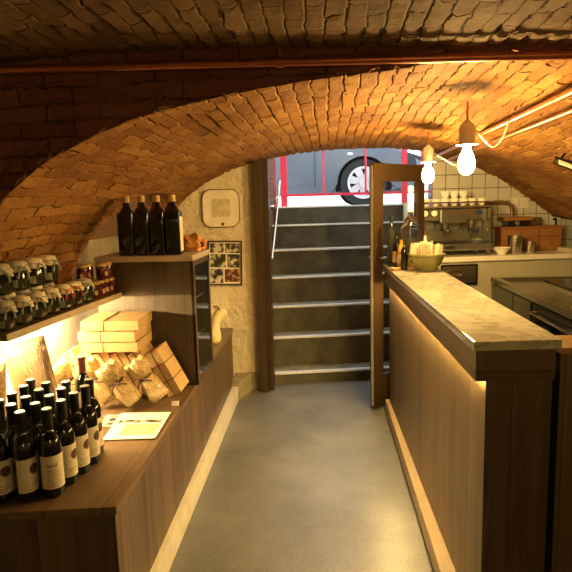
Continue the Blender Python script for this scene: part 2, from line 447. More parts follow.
ceil = bpy.data.objects.new('ceiling', me); C.objects.link(ceil); ceil['kind'] = 'structure'

# near vault (the room the camera stands in), wider and a little higher
def nz_(x): return 2.085 - .030 * (x + .3) ** 2
bm = bmnew(); uvl = bm.loops.layers.uv.new('UVMap'); rows = []
nxs = [-2.4 + .02 * i for i in range(241)]; nys = [-2.5 + .0228 * j for j in range(201)]
nys[-1] = YN + .02
for x in nxs: rows.append([bm.verts.new((x, y, nz_(x) + .8 * wob(x * .8, y))) for y in nys])
for i in range(len(rows) - 1):
    for j in range(len(nys) - 1):
        f = face(bm, [rows[i][j], rows[i][j + 1], rows[i + 1][j + 1], rows[i + 1][j]]); f.smooth = True
        for l, (a, b) in zip(f.loops, ((i, j), (i, j + 1), (i + 1, j + 1), (i + 1, j))): l[uvl].uv = (nys[b], nxs[a])
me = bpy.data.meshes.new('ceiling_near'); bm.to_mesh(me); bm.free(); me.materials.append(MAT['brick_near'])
o = bpy.data.objects.new('ceiling_near', me); C.objects.link(o); o['kind'] = 'structure'

# spandrel wall between the near vault and the lower passage vault
bm = bmnew(); uvl = bm.loops.layers.uv.new('UVMap')
near = []
for x, z in prof:
    sh = -.04 * min(1, max(0, -x)) * (1 if z > 1.15 else 0) if x < 0 else 0
    near.append((x + sh, z + lift(x, YN) - .001))
K = 24
cols = [[(-2.4, 0 + (nz_(-2.4) + .02) * k / K) for k in range(K + 1)]]
lo_unused = [(-1.5, 0.0)] + [(-1.5, .2 * k) for k in range(1, 6)] + near[::3] + [near[-1]] + [(2.2, .8), (2.2, .4), (2.2, 0)]
def strip(lo_pts, hi_pts):
    vs = []
    for (a, b), (c, d) in zip(lo_pts, hi_pts): vs.append([bm.verts.new((a + (c - a) * k / K, YN, b + (d - b) * k / K)) for k in range(K + 1)])
    for A, B in zip(vs, vs[1:]):
        for k in range(K):
            f = face(bm, [A[k], B[k], B[k + 1], A[k + 1]])
            for l in f.loops: l[uvl].uv = (l.vert.co.x, l.vert.co.z)
left = [(-1.5, z) for z in (0, .3, .6, .9, 1.09)]
strip(left, [(-2.4, z) for z in (0, .3, .6, .9, 1.09)])
A_ = [p for p in near[::2]] + [near[-1]]
strip(A_, [(max(-2.4, -2.4 + (p[0] + 1.5) * (4.8 / 3.7)) if True else 0, nz_(-2.4 + (p[0] + 1.5) * (4.8 / 3.7)) + .03) if p[0] < -1.3 or p[0] > 1.9 else (p[0], nz_(p[0]) + .03) for p in A_])
strip([(2.3, z) for z in (1.36, .8, .4, 0)], [(2.4, z) for z in (1.36, .8, .4, 0)])
vs = [bm.verts.new(p) for p in ((2.3, YN, 1.36), (2.4, YN, 1.36), (2.4, YN, 2.0))]; face(bm, vs)
vs = [bm.verts.new(p) for p in ((-1.5, YN, 1.09), (-2.4, YN, 1.09), (-2.4, YN, 2.0))]; face(bm, vs)
struct('wall_arch', bm, 'brick_dark')

# unseen shell added over the passage vault to stop light leaking past its edge
bm = bmnew(); BK = []
for x, z in [(-1.62, 1.05)] + [(x * 1.03 - .015, z + .06) for x, z in near[::6]] + [(2.36, 1.46)]:
    BK.append([bm.verts.new((x, YN - .0015 + (yend(x) + .01 - YN) * t, z if z > 1.06 else z)) for t in (0, .35, .7, 1)])
for A, B in zip(BK, BK[1:]):
    for k in range(3): face(bm, [A[k], A[k + 1], B[k + 1], B[k]])
struct('wall_light_seal', bm, 'stem')

# shell of the camera room
bm = bmnew(); box(bm, -2.45, 2.45, -2.55, 5.6, -.12, 0); struct('floor', bm, 'floor')
bm = bmnew(); box(bm, -2.5, -2.4, -2.55, YN, 0, 2.15); struct('wall_near_left', bm, 'plaster')
bm = bmnew(); box(bm, 2.4, 2.5, -2.55, YN, 0, 2.15); struct('wall_near_right', bm, 'plaster')
bm = bmnew(); box(bm, -2.5, 2.5, -2.65, -2.55, 0, 2.15); struct('wall_back', bm, 'plaster')
# passage side walls
bm = bmnew(); box(bm, -1.6, -1.5, YN + .01, 4.5, 0, 1.088)
struct('wall_left', bm, 'white_wall')
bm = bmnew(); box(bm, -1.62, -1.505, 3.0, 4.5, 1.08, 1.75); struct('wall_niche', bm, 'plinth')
bm = bmnew(); box(bm, 2.3, 2.4, YN + .01, 5.4, 0, 1.375); struct('wall_right', bm, 'tile')
# front wall, left of the stairs: rough plaster
bm = bmnew(); gbox(bm, -1.75, -.585, .0, .22, 0, 2.1); struct('wall_front_left', bm, 'plaster')
# front wall behind the bar: white tiles
bm = bmnew(); uvl = bm.loops.layers.uv.new('UVMap')
gbox(bm, .90, 2.5, .2, .4, 0, 2.1)
for f in bm.faces:
    for l in f.loops: l[uvl].uv = ((l.vert.co.x) / cos(AL) + .03, l.vert.co.z + .01)
struct('wall_front_tiled', bm, 'tile')
# house wall above the opening, outside
bm = bmnew()
xs = [-2.2 + .1 * i for i in range(46)]
for a, b in zip(xs, xs[1:]):
    za, zb = vz(a) + .03 if -.62 < a < .92 else 2.0, vz(b) + .03 if -.62 < b < .92 else 2.0
    na = .02 if a < .9 else .22
    hexa(bm, [GX(a, na, za), GX(b, na, zb), GX(b, na + .25, zb), GX(a, na + .25, za), GX(a, na, 5), GX(b, na, 5), GX(b, na + .25, 5), GX(a, na + .25, 5)])
struct('wall_outside', bm, 'facade')

# worn stone plinth at the foot of the plaster wall
bm = bmnew()
prism(bm, [(-.735, 4.27, 0), (-.655, 4.54, 0), (-.60, 4.545, 0), (-.60, 4.56, 0), (-.80, 4.53, 0), (-.80, 4.27, 0)], (0, 0, .15))
struct('trim_1', bm, 'plinth')
# door jamb: two brown posts
bm = bmnew(); box(bm, -.585, -.515, 4.46, 4.58, 0.0, 1.93); j = struct('trim_2', bm, 'door_wood')
bm = bmnew(); box(bm, -.512, -.474, 4.50, 4.62, 0.0, 1.945); struct('trim_3', bm, 'door_wood')

# ------------------------------------------------------------------ stairs and stairwell
st = thing('stone_staircase', 'worn concrete staircase with pale metal nosings climbing to the street', 'stairs', GX(.2, .1, 0))
NZ = [.10, .366, .609, .856, 1.103, 1.341, 1.525]
for i, z in enumerate(NZ):
    n0 = .11 + .21 * i; zb = NZ[i - 1] if i else 0
    bm = bmnew(); gbox(bm, -.575, .80, n0, n0 + (.24 if i < 6 else .12), (zb - .03) if i else 0, z - .012)
    s_ = obj('step', bm, 'riser', st)
    bm = bmnew(); gbox(bm, -.575, .80, n0 + .034, n0 + (.209 if i < 6 else .12), z - .012, z - .002); obj('tread', bm, 'stone', s_)
    bm = bmnew(); gbox(bm, -.575, .80, n0 - .012, n0 + .034, z - .016, z); obj('nosing', bm, 'nosing', s_)
bm = bmnew(); uvl = bm.loops.layers.uv.new('UVMap')
gbox(bm, -.72, -.58, .225, 1.75, 0, 1.53)
for f in bm.faces:
    for l in f.loops: l[uvl].uv = (l.vert.co.y, l.vert.co.z)
struct('wall_stair_left', bm, 'brick_dark')
bm = bmnew(); gbox(bm, -.575, -.535, .13, .2, 1.50, 1.93); struct('trim_4', bm, 'facade')
bm = bmnew(); uvl = bm.loops.layers.uv.new('UVMap'); gbox(bm, -.70, -.545, .225, 1.36, 1.53, 2.4)
for f in bm.faces:
    for l in f.loops: l[uvl].uv = (l.vert.co.y, l.vert.co.z)
struct('wall_stair_upper', bm, 'brick_dark')
bm = bmnew(); gbox(bm, .805, .855, .12, 1.75, 0, 1.53); struct('wall_stair_right', bm, 'plaster')
bm = bmnew(); tube(bm, smooth_path([(-.51, 4.93, 1.06), (-.505, 4.99, 1.10), (-.512, 5.5, 1.37), (-.518, 6.15, 1.77), (-.52, 6.2, 1.785)], 5), .012)
h = thing('stair_handrail', 'silver metal handrail rising along the left side of the stairs', 'handrail', (-.51, 4.93, 1.06))
obj('rail', bm, 'steel_dark', h, True)
for y, z in ((5.1, 1.16), (5.95, 1.66)):
    bm = bmnew(); tube(bm, [(-.512, y, z), (-.512, y, z - .05), (-.575, y, z - .05)], .007); obj('bracket', bm, 'steel', h, True)

# street
bm = bmnew()
gbox(bm, -30, 30, 1.49, 30, 1.40, 1.505); gbox(bm, -30, -.73, .3, 1.49, 1.40, 1.505); gbox(bm, .86, 30, .45, 1.49, 1.40, 1.505)
o = struct('street', bm, 'street')
bm = bmnew(); box(bm, -14, 14, 16.5, 17, 1.505, 9); struct('wall_across_street', bm, 'facade')

# red street railing
r = thing('street_railing', 'red painted metal railing at the top of the stairs', 'railing', (-.5, 6.5, 1.505))
for x, rr, post in ((-.50, .035, True), (-.045, .012, False), (.43, .012, False), (.86, .03, True), (1.06, .016, False)):
    bm = bmnew()
    if post: box(bm, x - rr, x + rr, 6.47, 6.53, 1.505, 2.62)
    else: tube(bm, [(x, 6.5, 1.64), (x, 6.5, 2.56)], rr)
    obj('post' if post else 'baluster', bm, 'red', r)
for z in (1.65, 2.56):
    bm = bmnew(); box(bm, -.5, 1.5, 6.488, 6.512, z - .014, z + .014); obj('rail', bm, 'red', r)
bm = bmnew(); gbox(bm, -.572, -.548, 1.42, 1.47, 1.526, 2.35)
o = tag(obj('red_post', bm, 'red', loc=GX(-.56, 1.44, 1.526)), 'narrow dark red post just left of the street railing', 'post')

# ------------------------------------------------------------------ car
GZ = 1.505; WX, WY = .46, 7.42; WR = .30
car = thing('car', 'grey-blue hatchback parked in the street behind the red railing', 'car', (WX - 1.2, WY + .8, GZ))
def arc(cx, r, a0, a1, n=14): return [(cx + r * cos(a0 + (a1 - a0) * k / n), r * sin(a0 + (a1 - a0) * k / n) + WR) for k in range(n + 1)]
front, rear = WX, WX - 2.55
prof_c = [(WX + .80, .30), (WX + .82, .42), (WX + .74, .58), (WX + .40, .74), (WX - .28, .87), (WX - .55, .90), (rear - .35, .95), (rear - .62, .86), (rear - .68, .50), (rear - .62, .24)]
prof_c += [(rear - .37, .20)] + [p for p in arc(rear, .37, pi + .28, -.28)] + [(front - .37, .17)] + [p for p in arc(front, .37, pi + .28, -.28)] + [(WX + .5, .22), (WX + .72, .22)]
bm = bmnew(); prism(bm, [(x, WY - .06, GZ + z) for x, z in prof_c], (0, 1.72, 0))
bmesh.ops.bevel(bm, geom=[e for e in bm.edges if abs(e.verts[0].co.y - e.verts[1].co.y) < 1e-4], offset=.035, segments=3, affect='EDGES')
body = obj('body', bm, 'carpaint', car, True, auto=30)
for x in (WX - .62, WX - 1.62):
    bm = bmnew(); box(bm, x - .004, x + .004, WY - .064, WY - .058, GZ + .26, GZ + .88); obj('door_gap', bm, 'car_black', body)
bm = bmnew(); box(bm, rear - .3, WX - .42, WY - .075, WY - .04, GZ + .15, GZ + .24); obj('sill', bm, 'carpaint', body)
bm = bmnew(); tube(bm, [(WX - .95, WY - .085, GZ + .76), (WX - .78, WY - .085, GZ + .76)], .014); obj('door_handle', bm, 'carpaint', body)
bm = bmnew(); lathe(bm, [(0, 0), (.022, 0), (.018, .012), (0, .015)], (WX - .17, WY - .06, GZ + .665), 12, Matrix.Rotation(pi / 2, 3, 'X'), 1.8, .8); obj('side_indicator', bm, 'dial', body)
bm = bmnew(); prism(bm, [(WX + .54, WY - .07, GZ + .50), (WX + .80, WY - .05, GZ + .50), (WX + .74, WY - .05, GZ + .60), (WX + .50, WY - .07, GZ + .68)], (0, .3, 0)); obj('headlight', bm, 'car_glass', car)
bm = bmnew(); box(bm, rear - .6, WX + .72, WY + .2, WY + 1.4, GZ + .2, GZ + .5); obj('underbody', bm, 'car_black', car)
for x in (front, rear):
    bm = bmnew(); box(bm, x - .38, x + .38, WY + .18, WY + 1.45, GZ + .25, GZ + .68); obj('wheel_housing', bm, 'car_black', car)
bm = bmnew(); prism(bm, [(WX - .50, WY + .06, GZ + .89), (WX - 1.15, WY + .2, GZ + 1.38), (rear + .1, WY + .2, GZ + 1.42), (rear - .52, WY + .06, GZ + .92)], (0, 1.45, 0)); cab = obj('cabin', bm, 'carpaint', car)
for a, b in ((WX - .72, WX - 1.58), (WX - 1.66, rear - .25)):
    bm = bmnew(); prism(bm, [(a, WY + .055, GZ + .93), (a - .45 if a > WX - 1 else a, WY + .17, GZ + 1.33), (b + .1, WY + .17, GZ + 1.33), (b, WY + .055, GZ + .93)], (0, .02, 0)); obj('side_window', bm, 'car_glass', cab)
RX = Matrix.Rotation(pi / 2, 3, 'X')
for x in (front, rear):
    for y, sgn in ((WY - .04, 1), (WY + 1.62, -1)):
        w = bmnew(); c = V((x, y, GZ + WR))
        lathe(w, [(.19, -.10), (.29, -.10), (.30, -.08), (.30, .08), (.29, .10), (.205, .10), (.20, .06)], c + V((0, .1 * sgn, 0)), 36, RX)
        ty = obj('wheel', w, 'tyre', car, True)
        w = bmnew()
        lathe(w, [(0, .05), (.06, .05), (.065, .0), (.0, 0)], c, 20, RX if sgn > 0 else Matrix.Rotation(-pi / 2, 3, 'X'))
        yf = y - .012 * sgn
        lathe(w, [(.175, .0), (.205, .012), (.205, -.05), (.175, -.05), (.175, .0)], (x, yf, c.z), 36, RX if sgn > 0 else Matrix.Rotation(-pi / 2, 3, 'X'))
        for k in range(7):
            a = 2 * pi * k / 7 + .2; d = V((cos(a), 0, sin(a))); e = V((-sin(a), 0, cos(a)))
            p = [c + d * .05 - e * .035, c + d * .05 + e * .035, c + d * .18 + e * .052, c + d * .18 - e * .052]
            prism(w, [q + V((0, -.02 * sgn, 0)) for q in p], (0, .03 * sgn, 0))
        obj('rim', w, 'alloy', ty)

# ------------------------------------------------------------------ display bench on the left
BZ = .57
bx = lambda y: -.690 - .0125 * (y - 2.1)          # panel plane
be = lambda y: -.706 - .0262 * (y - 1.67)         # top edge
B_Y1 = 4.38
bn = thing('display_bench', 'long walnut display bench with cream skirting along the left wall', 'bench', (-1.1, 3.0, 0))
bm = bmnew(); qbox(bm, [(-1.497, 1.56), (be(1.67), 1.665), (be(B_Y1), B_Y1), (-1.497, B_Y1 - .03)], BZ - .028, BZ); bev(bm, .003); obj('worktop', bm, 'wood_top', bn)
f = lambda y: be(y) - .012
bm = bmnew(); qbox(bm, [(f(1.7) - .02, 1.695), (f(1.7), 1.70), (f(B_Y1), B_Y1 - .01), (f(B_Y1) - .02, B_Y1 - .01)], .02, BZ - .03); obj('front_panel', bm, 'wood_front_y', bn)
bm = bmnew(); qbox(bm, [(-1.497, 1.585), (f(1.7), 1.683), (f(1.7), 1.70), (-1.497, 1.605)], 0, BZ - .03); obj('side_panel', bm, 'wood_end_x', bn)
bm = bmnew(); qbox(bm, [(f(1.7) + .001, 1.69), (f(1.7) + .028, 1.69), (f(B_Y1) + .05, B_Y1 - .03), (f(B_Y1) + .001, B_Y1 - .01)], 0, .115); bev(bm, .003); obj('skirting', bm, 'skirt', bn)
bm = bmnew(); qbox(bm, [(-1.49, 1.62), (f(1.7) - .03, 1.72), (f(B_Y1) - .03, B_Y1 - .03), (-1.49, B_Y1 - .06)], .01, BZ - .035); obj('carcass', bm, 'black', bn)

# wall shelf
sh = thing('wall_shelf', 'walnut wall shelf of preserve jars with a warm light strip beneath', 'shelf', (-1.33, 2.4, 1.06))
bm = bmnew(); qbox(bm, [(-1.497, 1.93), (-1.170, 1.90), (-1.118, 2.90), (-1.497, 2.90)], 1.068, 1.096); bev(bm, .002); obj('board', bm, 'wood_top', sh)
bm = bmnew(); qbox(bm, [(-1.1698, 1.90), (-1.165, 1.90), (-1.113, 2.90), (-1.1178, 2.90)], 1.068, 1.096); obj('front_edge', bm, 'edge_light', sh)
bm = bmnew(); box(bm, -1.485, -1.465, 1.98, 2.88, 1.060, 1.0675); obj('light_strip', bm, 'led', sh)

# tall case
CX0, CX1, CY0, CY1, CT = -1.255, -.726, 2.92, 3.32, 1.255
cs = thing('tall_display_case', 'tall walnut case with glass shelves standing on the bench', 'case', (-1.1, 3.15, BZ))
bm = bmnew(); box(bm, CX0, CX1, CY0, CY0 + .022, BZ, CT); obj('side_panel', bm, 'wood_case', cs)
bm = bmnew(); box(bm, CX0, CX1 - .01, CY1 - .022, CY1, BZ, CT); obj('side_panel', bm, 'wood_case', cs)
bm = bmnew(); box(bm, CX0, CX0 + .02, CY0 + .023, CY1 - .023, BZ, CT); obj('back_panel', bm, 'black', cs)
bm = bmnew(); box(bm, CX0 + .021, CX1 - .01, CY0 + .023, CY1 - .023, BZ, BZ + .03); obj('bottom_board', bm, 'wood_rail', cs)
for z in (.80, 1.02):
    bm = bmnew(); box(bm, CX0 + .022, CX1 - .035, CY0 + .024, CY1 - .024, z, z + .010); obj('glass_shelf', bm, 'glass_edge', cs)
bm = bmnew(); t = .022; y0, y1 = CY0 + .023, CY1 - .001
box(bm, CX1 - .008, CX1 + .006, CY0, CY0 + .03, BZ + .002, CT); box(bm, CX1 - .008, CX1 + .006, y1 - .03, y1, BZ + .002, CT)
box(bm, CX1 - .008, CX1 + .006, y0, y1, BZ + .002, BZ + .035); box(bm, CX1 - .008, CX1 + .006, y0, y1, CT - .03, CT)
dr = obj('door', bm, 'wood_rail', cs)
bm = bmnew(); box(bm, CX1 - .003, CX1 + .001, CY0 + .03, y1 - .03, BZ + .035, CT - .03); obj('pane', bm, 'glass', dr)
bm = bmnew(); qbox(bm, [(CX0, CY0 - .02), (CX1 + .005, CY0 - .02), (CX1 + .03, CY0 + .02), (CX1 + .03, CY1 + .02), (CX0, CY1 + .02)][:4] if False else [(CX0, CY0 - .015), (CX1 + .008, CY0 - .015), (CX1 + .008, CY1 + .02), (CX0, CY1 + .02)], CT, CT + .03)
bev(bm, .002); obj('top_board', bm, 'edge_light', cs)

# ------------------------------------------------------------------ bottles: wine
def bottle_lathe(bm, segs=24):
    lathe(bm, [(0, .006), (.022, .006), (.030, 0), (.0365, .004), (.0372, .012), (.0372, .180), (.035, .195), (.028, .211), (.019, .225), (.0152, .240), (.0145, .292), (.0165, .294), (.0165, .300), (0, .300)], (0, 0, 0), segs)
def arc_patch(bm, r, a0, a1, z0, z1, n=14, thick=.0006):
    for k in range(n):
        p = [a0 + (a1 - a0) * k / n, a0 + (a1 - a0) * (k + 1) / n]
        hexa(bm, [(r * cos(p[0]), r * sin(p[0]), z0), (r * cos(p[1]), r * sin(p[1]), z0), ((r - thick) * cos(p[1]), (r - thick) * sin(p[1]), z0), ((r - thick) * cos(p[0]), (r - thick) * sin(p[0]), z0),
                  (r * cos(p[0]), r * sin(p[0]), z1), (r * cos(p[1]), r * sin(p[1]), z1), ((r - thick) * cos(p[1]), (r - thick) * sin(p[1]), z1), ((r - thick) * cos(p[0]), (r - thick) * sin(p[0]), z1)])
def make_wine(kind='emblem', capmat='capsule'):
    w = thing('wine_bottle', '', 'bottle', (0, 0, 0), 'wine bottles crowded at the front of the bench')
    bm = bmnew(); bottle_lathe(bm); obj('glass_body', bm, 'bottle_glass', w, True)
    bm = bmnew(); lathe(bm, [(.0158, .236), (.0166, .236), (.0163, .290), (.0178, .292), (.0178, .304), (.0165, .306), (.0158, .306)], (0, 0, 0), 20); cp = obj('capsule', bm, capmat, w, True)
    bm = bmnew(); lathe(bm, [(0, .3015), (.0164, .3015), (.016, .3065), (0, .307)], (0, 0, 0), 20); obj('capsule_top', bm, 'cap_top', cp)
    bm = bmnew(); arc_patch(bm, .0379, radians(-72), radians(72), .034, .150); lb = obj('label', bm, 'label', w)
    bm = bmnew()
    if kind == 'emblem':
        for k in range(12):
            z = .112 + .018 * (k - 5.5) / 6; h = sqrt(max(0, 1 - ((k - 5.5) / 6) ** 2)) * .018 / .038
            arc_patch(bm, .0384, .30 - h, .30 + h, z - .0015, z + .0015, 4)
        obj('emblem', bm, 'emblem', lb)
        bm = bmnew()
        for k in range(3): arc_patch(bm, .0384, -.6, .5 - .2 * k, .062 - .010 * k, .064 - .010 * k, 6)
        obj('print', bm, 'ink', lb)
    else:
        x = -.55
        for k in range(9):
            wd = .05 + .04 * ((k * 7) % 3) / 2; arc_patch(bm, .0384, x, x + wd, .112, .112 + .007 + .005 * (k % 4 == 0), 2); x += wd + .03
        for k in range(8): arc_patch(bm, .0384, -.7, .75 - .25 * ((k * 5) % 3) / 2, .098 - .008 * k, .0995 - .008 * k, 6)
        obj('print', bm, 'ink', lb)
    return w
# (x, y, facing degrees, label)
CAPS = [
 (-0.956, 1.744, -52, 'wine bottle with a label of text only, foremost at the bench corner'),
 (-1.034, 1.715, -30, 'wine bottle just left of the text-labelled one, its cream label half turned right'),
 (-1.112, 1.7, -50, 'wine bottle cut by the left edge of the photo, round emblem on its label'),
 (-1.186, 1.742, -45, 'wine bottle behind the leftmost front one, close to the photo edge'),
 (-1.104, 1.782, -40, 'wine bottle second row, behind the gap between the two leftmost front bottles'),
 (-1.025, 1.797, -30, 'wine bottle directly behind the half-turned label, second row'),
 (-1.094, 1.862, -30, 'wine bottle in the middle of the crowd, third row'),
 (-1.174, 1.823, -30, 'wine bottle third row towards the wall, beside the middle one'),
 (-1.252, 1.82, -30, 'wine bottle third row at the photo edge below the pale clear bag'),
 (-1.252, 1.92, -30, 'wine bottle nearest the pale clear bag, fourth row at the wall side'),
 (-1.188, 2.066, -30, 'wine bottle with tall black neck standing before the large amber pasta bag'),
 (-1.172, 1.904, -30, 'wine bottle fourth row, below the left corner of the large pasta bag'),
 (-1.172, 1.985, -30, 'wine bottle with its black neck against the middle of the large pasta bag'),
 (-1.088, 1.942, -30, 'wine bottle fourth row, right of the middle of the crowd'),
 (-0.946, 1.825, -25, 'wine bottle second along the aisle side, right behind the text-labelled one'),
 (-1.104, 2.024, -30, 'wine bottle at the back of the crowd below the right side of the large bag'),
 (-1.015, 1.877, -25, 'wine bottle one row in from the aisle, behind the second aisle bottle'),
 (-1.009, 1.957, -20, 'wine bottle one row in from the aisle, behind the third aisle bottle'),
 (-0.936, 1.905, -25, 'wine bottle third along the aisle side, emblem on its label'),
 (-1.029, 2.038, -20, 'wine bottle one row in from the aisle at the back of the crowd'),
 (-0.93, 1.985, -28, 'wine bottle fourth along the aisle side, emblem in clear view'),
 (-1.130, 2.40, -30, 'wine bottle with dark red capsule standing alone beside the large pasta bag'),
 (-0.95, 2.067, -30, 'wine bottle at the far end of the aisle side, next to the leaflet'),
]
w_txt = make_wine('text'); place(w_txt, (*CAPS[0][:2], BZ), radians(CAPS[0][2])); w_txt['label'] = CAPS[0][3]
w_emb = make_wine()
for i, (x, y, a, lab) in enumerate(CAPS[1:]):
    if i == 20:
        w = make_wine('emblem', 'capsule_red'); place(w, (x, y, BZ), radians(a)); w['label'] = lab
    elif i == 0: place(w_emb, (x, y, BZ), radians(a)); w_emb['label'] = lab
    else: dup(w_emb, (x, y, BZ), radians(a), lab)

# dark square bottles on the case
def make_oil():
    w = thing('oil_bottle', '', 'bottle', (0, 0, 0), 'square dark bottles on top of the case')
    bm = bmnew(); box(bm, -.0405, .0405, -.0405, .0405, 0, .232); bev(bm, .009, 3)
    lathe(bm, [(.037, .22), (.037, .230), (.028, .248), (.016, .262), (.0145, .287), (0, .287)], (0, 0, 0), 20)
    obj('glass_body', bm, 'oil_glass', w, True)
    bm = bmnew(); lathe(bm, [(0, .2855), (.015, .2855), (.0155, .315), (.013, .32), (0, .32)], (0, 0, 0), 16); obj('stopper', bm, 'cork', w, True)
    return w
ol = make_oil()
labs = ['leftmost of the square dark bottles in the front row on the case', 'square dark bottle second from the left in the front row on the case',
        'square dark bottle third from the left in the front row on the case', 'rightmost square dark bottle, front row on the case, pale label on its side',
        'leftmost square dark bottle of the back row on the case', 'square dark bottle second from the left in the back row on the case',
        'square dark bottle third from the left in the back row on the case', 'rightmost square dark bottle of the back row on the case']
k = 0
for row, (y, x0) in enumerate(((2.985, -1.085), (3.085, -1.128))):
    for c in range(4):
        loc = (x0 + .0845 * c, y, CT + .03)
        if k == 0: place(ol, loc); ol['label'] = labs[0]
        else: dup(ol, loc, radians(random.uniform(-3, 3)), labs[k])
        k += 1
q = V((-1.085 + .0845 * 3, 2.985, CT + .03))
bm = bmnew(); box(bm, .0406, .0412, -.034, .030, .02, .205); lb = obj('side_label', bm, 'label', loc=(0, 0, 0))
lb.parent = [o for o in C.objects if o.name.startswith('oil_bottle') and o.parent is None and (o.location - q).length < .01][0]
# orange paper packet behind them
bm = bmnew()
bmesh.ops.create_icosphere(bm, subdivisions=3, radius=1)
for v in bm.verts:
    p = v.co; n = .12 * sin(7 * p.x + 3 * p.y) + .1 * sin(9 * p.z - 4 * p.y)
    v.co = V((p.x * .075 * (1 + n), p.y * .06 * (1 + n), max(-.7, p.z) * .055 * (1 + n) + .042)) + V((-.785, 3.20, CT + .0305))
pk = thing('orange_packet', 'crumpled orange paper packet beside the square bottles on the case', 'packet', (-.785, 3.20, CT + .03))
obj('wrapper', bm, 'orange_paper', pk)
bm = bmnew(); box(bm, -.735, -.715, 3.16, 3.19, CT + .055, CT + .085); bev(bm, .004); obj('seal', bm, 'string', pk)

# ------------------------------------------------------------------ jars
def wavy(bm, r0, z0, drop, n=36, flare=.010, seed=0, top_dome=.006):
    rings = []
    spec = [(0, z0 + top_dome), (r0 * .6, z0 + top_dome * .8), (r0, z0), (r0 + .003, z0 - .010), (r0 + flare * .6, z0 - drop * .6), (r0 + flare, z0 - drop)]
    c = bm.verts.new((0, 0, spec[0][1]))
    for j, (r, z) in enumerate(spec[1:]):
        ring = []
        for i in range(n):
            a = 2 * pi * i / n; wv = (j >= 3) * (.5 if j == 3 else 1)
            rr = r + wv * .006 * sin(9 * a + seed); zz = z - wv * drop * .30 * (abs(sin(2 * a + seed)) ** 3) + wv * .004 * sin(5 * a)
            ring.append(bm.verts.new((rr * cos(a), rr * sin(a), zz)))
        rings.append(ring)
    for i in range(n): face(bm, [c, rings[0][i], rings[0][(i + 1) % n]])
    for A, B in zip(rings, rings[1:]):
        for i in range(n): face(bm, [A[i], B[i], B[(i + 1) % n], A[(i + 1) % n]])
def make_cloth_jar(cloth, ribbon, label):
    w = thing('preserve_jar', label, 'jar', (0, 0, 0), 'cloth-topped jars on the wall shelf')
    bm = bmnew(); lathe(bm, [(0, .003), (.036, 0), (.042, .006), (.042, .072), (.036, .083), (.033, .088), (.033, .102), (0, .102)], (0, 0, 0), 24); obj('jar_body', bm, 'dark_pres', w, True)
    bm = bmnew(); wavy(bm, .0355, .105, .030, seed=random.random() * 6); obj('cloth_cover', bm, cloth, w, True, auto=70)
    bm = bmnew()
    pts = [(.0395 * cos(a), .0395 * sin(a), .090) for a in [2 * pi * i / 24 for i in range(25)]]; tube(bm, pts, .0025, 6)
    for s in (-1, 1):
        tube(bm, smooth_path([(.041, 0, .089), (.048, .010 * s, .080), (.046, .017 * s, .062), (.044, .019 * s, .046)], 4), [.003] * 8 + [.005] * 5, 6)
    obj('ribbon', bm, ribbon, w, True)
    bm = bmnew(); arc_patch(bm, .0425, -1.1, -.45, .012, .040, 6); obj('tag', bm, 'tag_green', w)
    return w
kinds = [('cloth_cream', 'ribbon_grey'), ('cloth_cream', 'ribbon_red'), ('cloth_grey', 'ribbon_grey')]
SZ = 1.0965
front_jars = [(-1.222, 1.985, 2, 'preserve jar nearest the camera on the wall shelf, square green tag on it'),
              (-1.216, 2.095, 0, 'green preserve jar second along the shelf front, draped cream cloth'),
              (-1.211, 2.203, 0, 'preserve jar with grey bow third along the shelf front'),
              (-1.206, 2.308, 0, 'preserve jar with grey bow fourth along the shelf front'),
              (-1.201, 2.412, 1, 'preserve jar with red bow, fifth along the shelf front'),
              (-1.196, 2.515, 1, 'preserve jar with bright red bow, sixth along the shelf front'),
              (-1.191, 2.617, 2, 'preserve jar with blue-grey bow, last of the cloth-topped front row')]
back_low = [(-1.340, 1.985 + .110 * i) for i in range(6)]
protos = {}
def put_jar(x, y, z, k, lab, rz=0, sc_=None):
    if k not in protos:
        protos[k] = make_cloth_jar(*kinds[k], lab); place(protos[k], (x, y, z), rz)
    else: dup(protos[k], (x, y, z), rz, lab, scale=sc_)
for x, y, k, lab in front_jars: put_jar(x, y, SZ, k, lab, radians(random.uniform(-45, -20)))
for i, (x, y) in enumerate(back_low):
    put_jar(x, y, SZ, 2 if i % 2 else 0, 'cloth-topped preserve jar hidden in the lower back row, number %s from the near end' % ['one', 'two', 'three', 'four', 'five', 'six'][i], radians(-60))
upl = ['pale cloth-topped jar of the upper row cut by the photo edge', 'grey-clothed jar second in the upper row, dark contents', 'cream-clothed dark jar third in the upper row',
       'cream-clothed jar fourth in the upper row, pointed cloth corner', 'cloth-topped jar at the far end of the upper row beside the red jars']
for i in range(5):
    put_jar(-1.318, 2.00 + .128 * i, SZ + .1125, (0, 2, 2, 0, 0)[i], upl[i], radians(-50 + 10 * i), (1.22, 1.22, 1.12))
def make_red():
    w = thing('jam_jar', '', 'jar', (0, 0, 0), 'small red jars stacked on the wall shelf')
    bm = bmnew(); lathe(bm, [(0, .002), (.025, 0), (.028, .005), (.028, .058), (.025, .066), (.025, .070), (0, .070)], (0, 0, 0), 20); obj('jar_body', bm, 'red_jam', w, True)
    bm = bmnew(); lathe(bm, [(.0262, .068), (.0266, .081), (.025, .083), (0, .083)], (0, 0, 0), 20); obj('lid', bm, 'gold', w, True)
    bm = bmnew(); arc_patch(bm, .0284, -.3, .3, .018, .040, 6); obj('label', bm, 'kraft_dark', w)
    return w
rj = make_red(); first = True
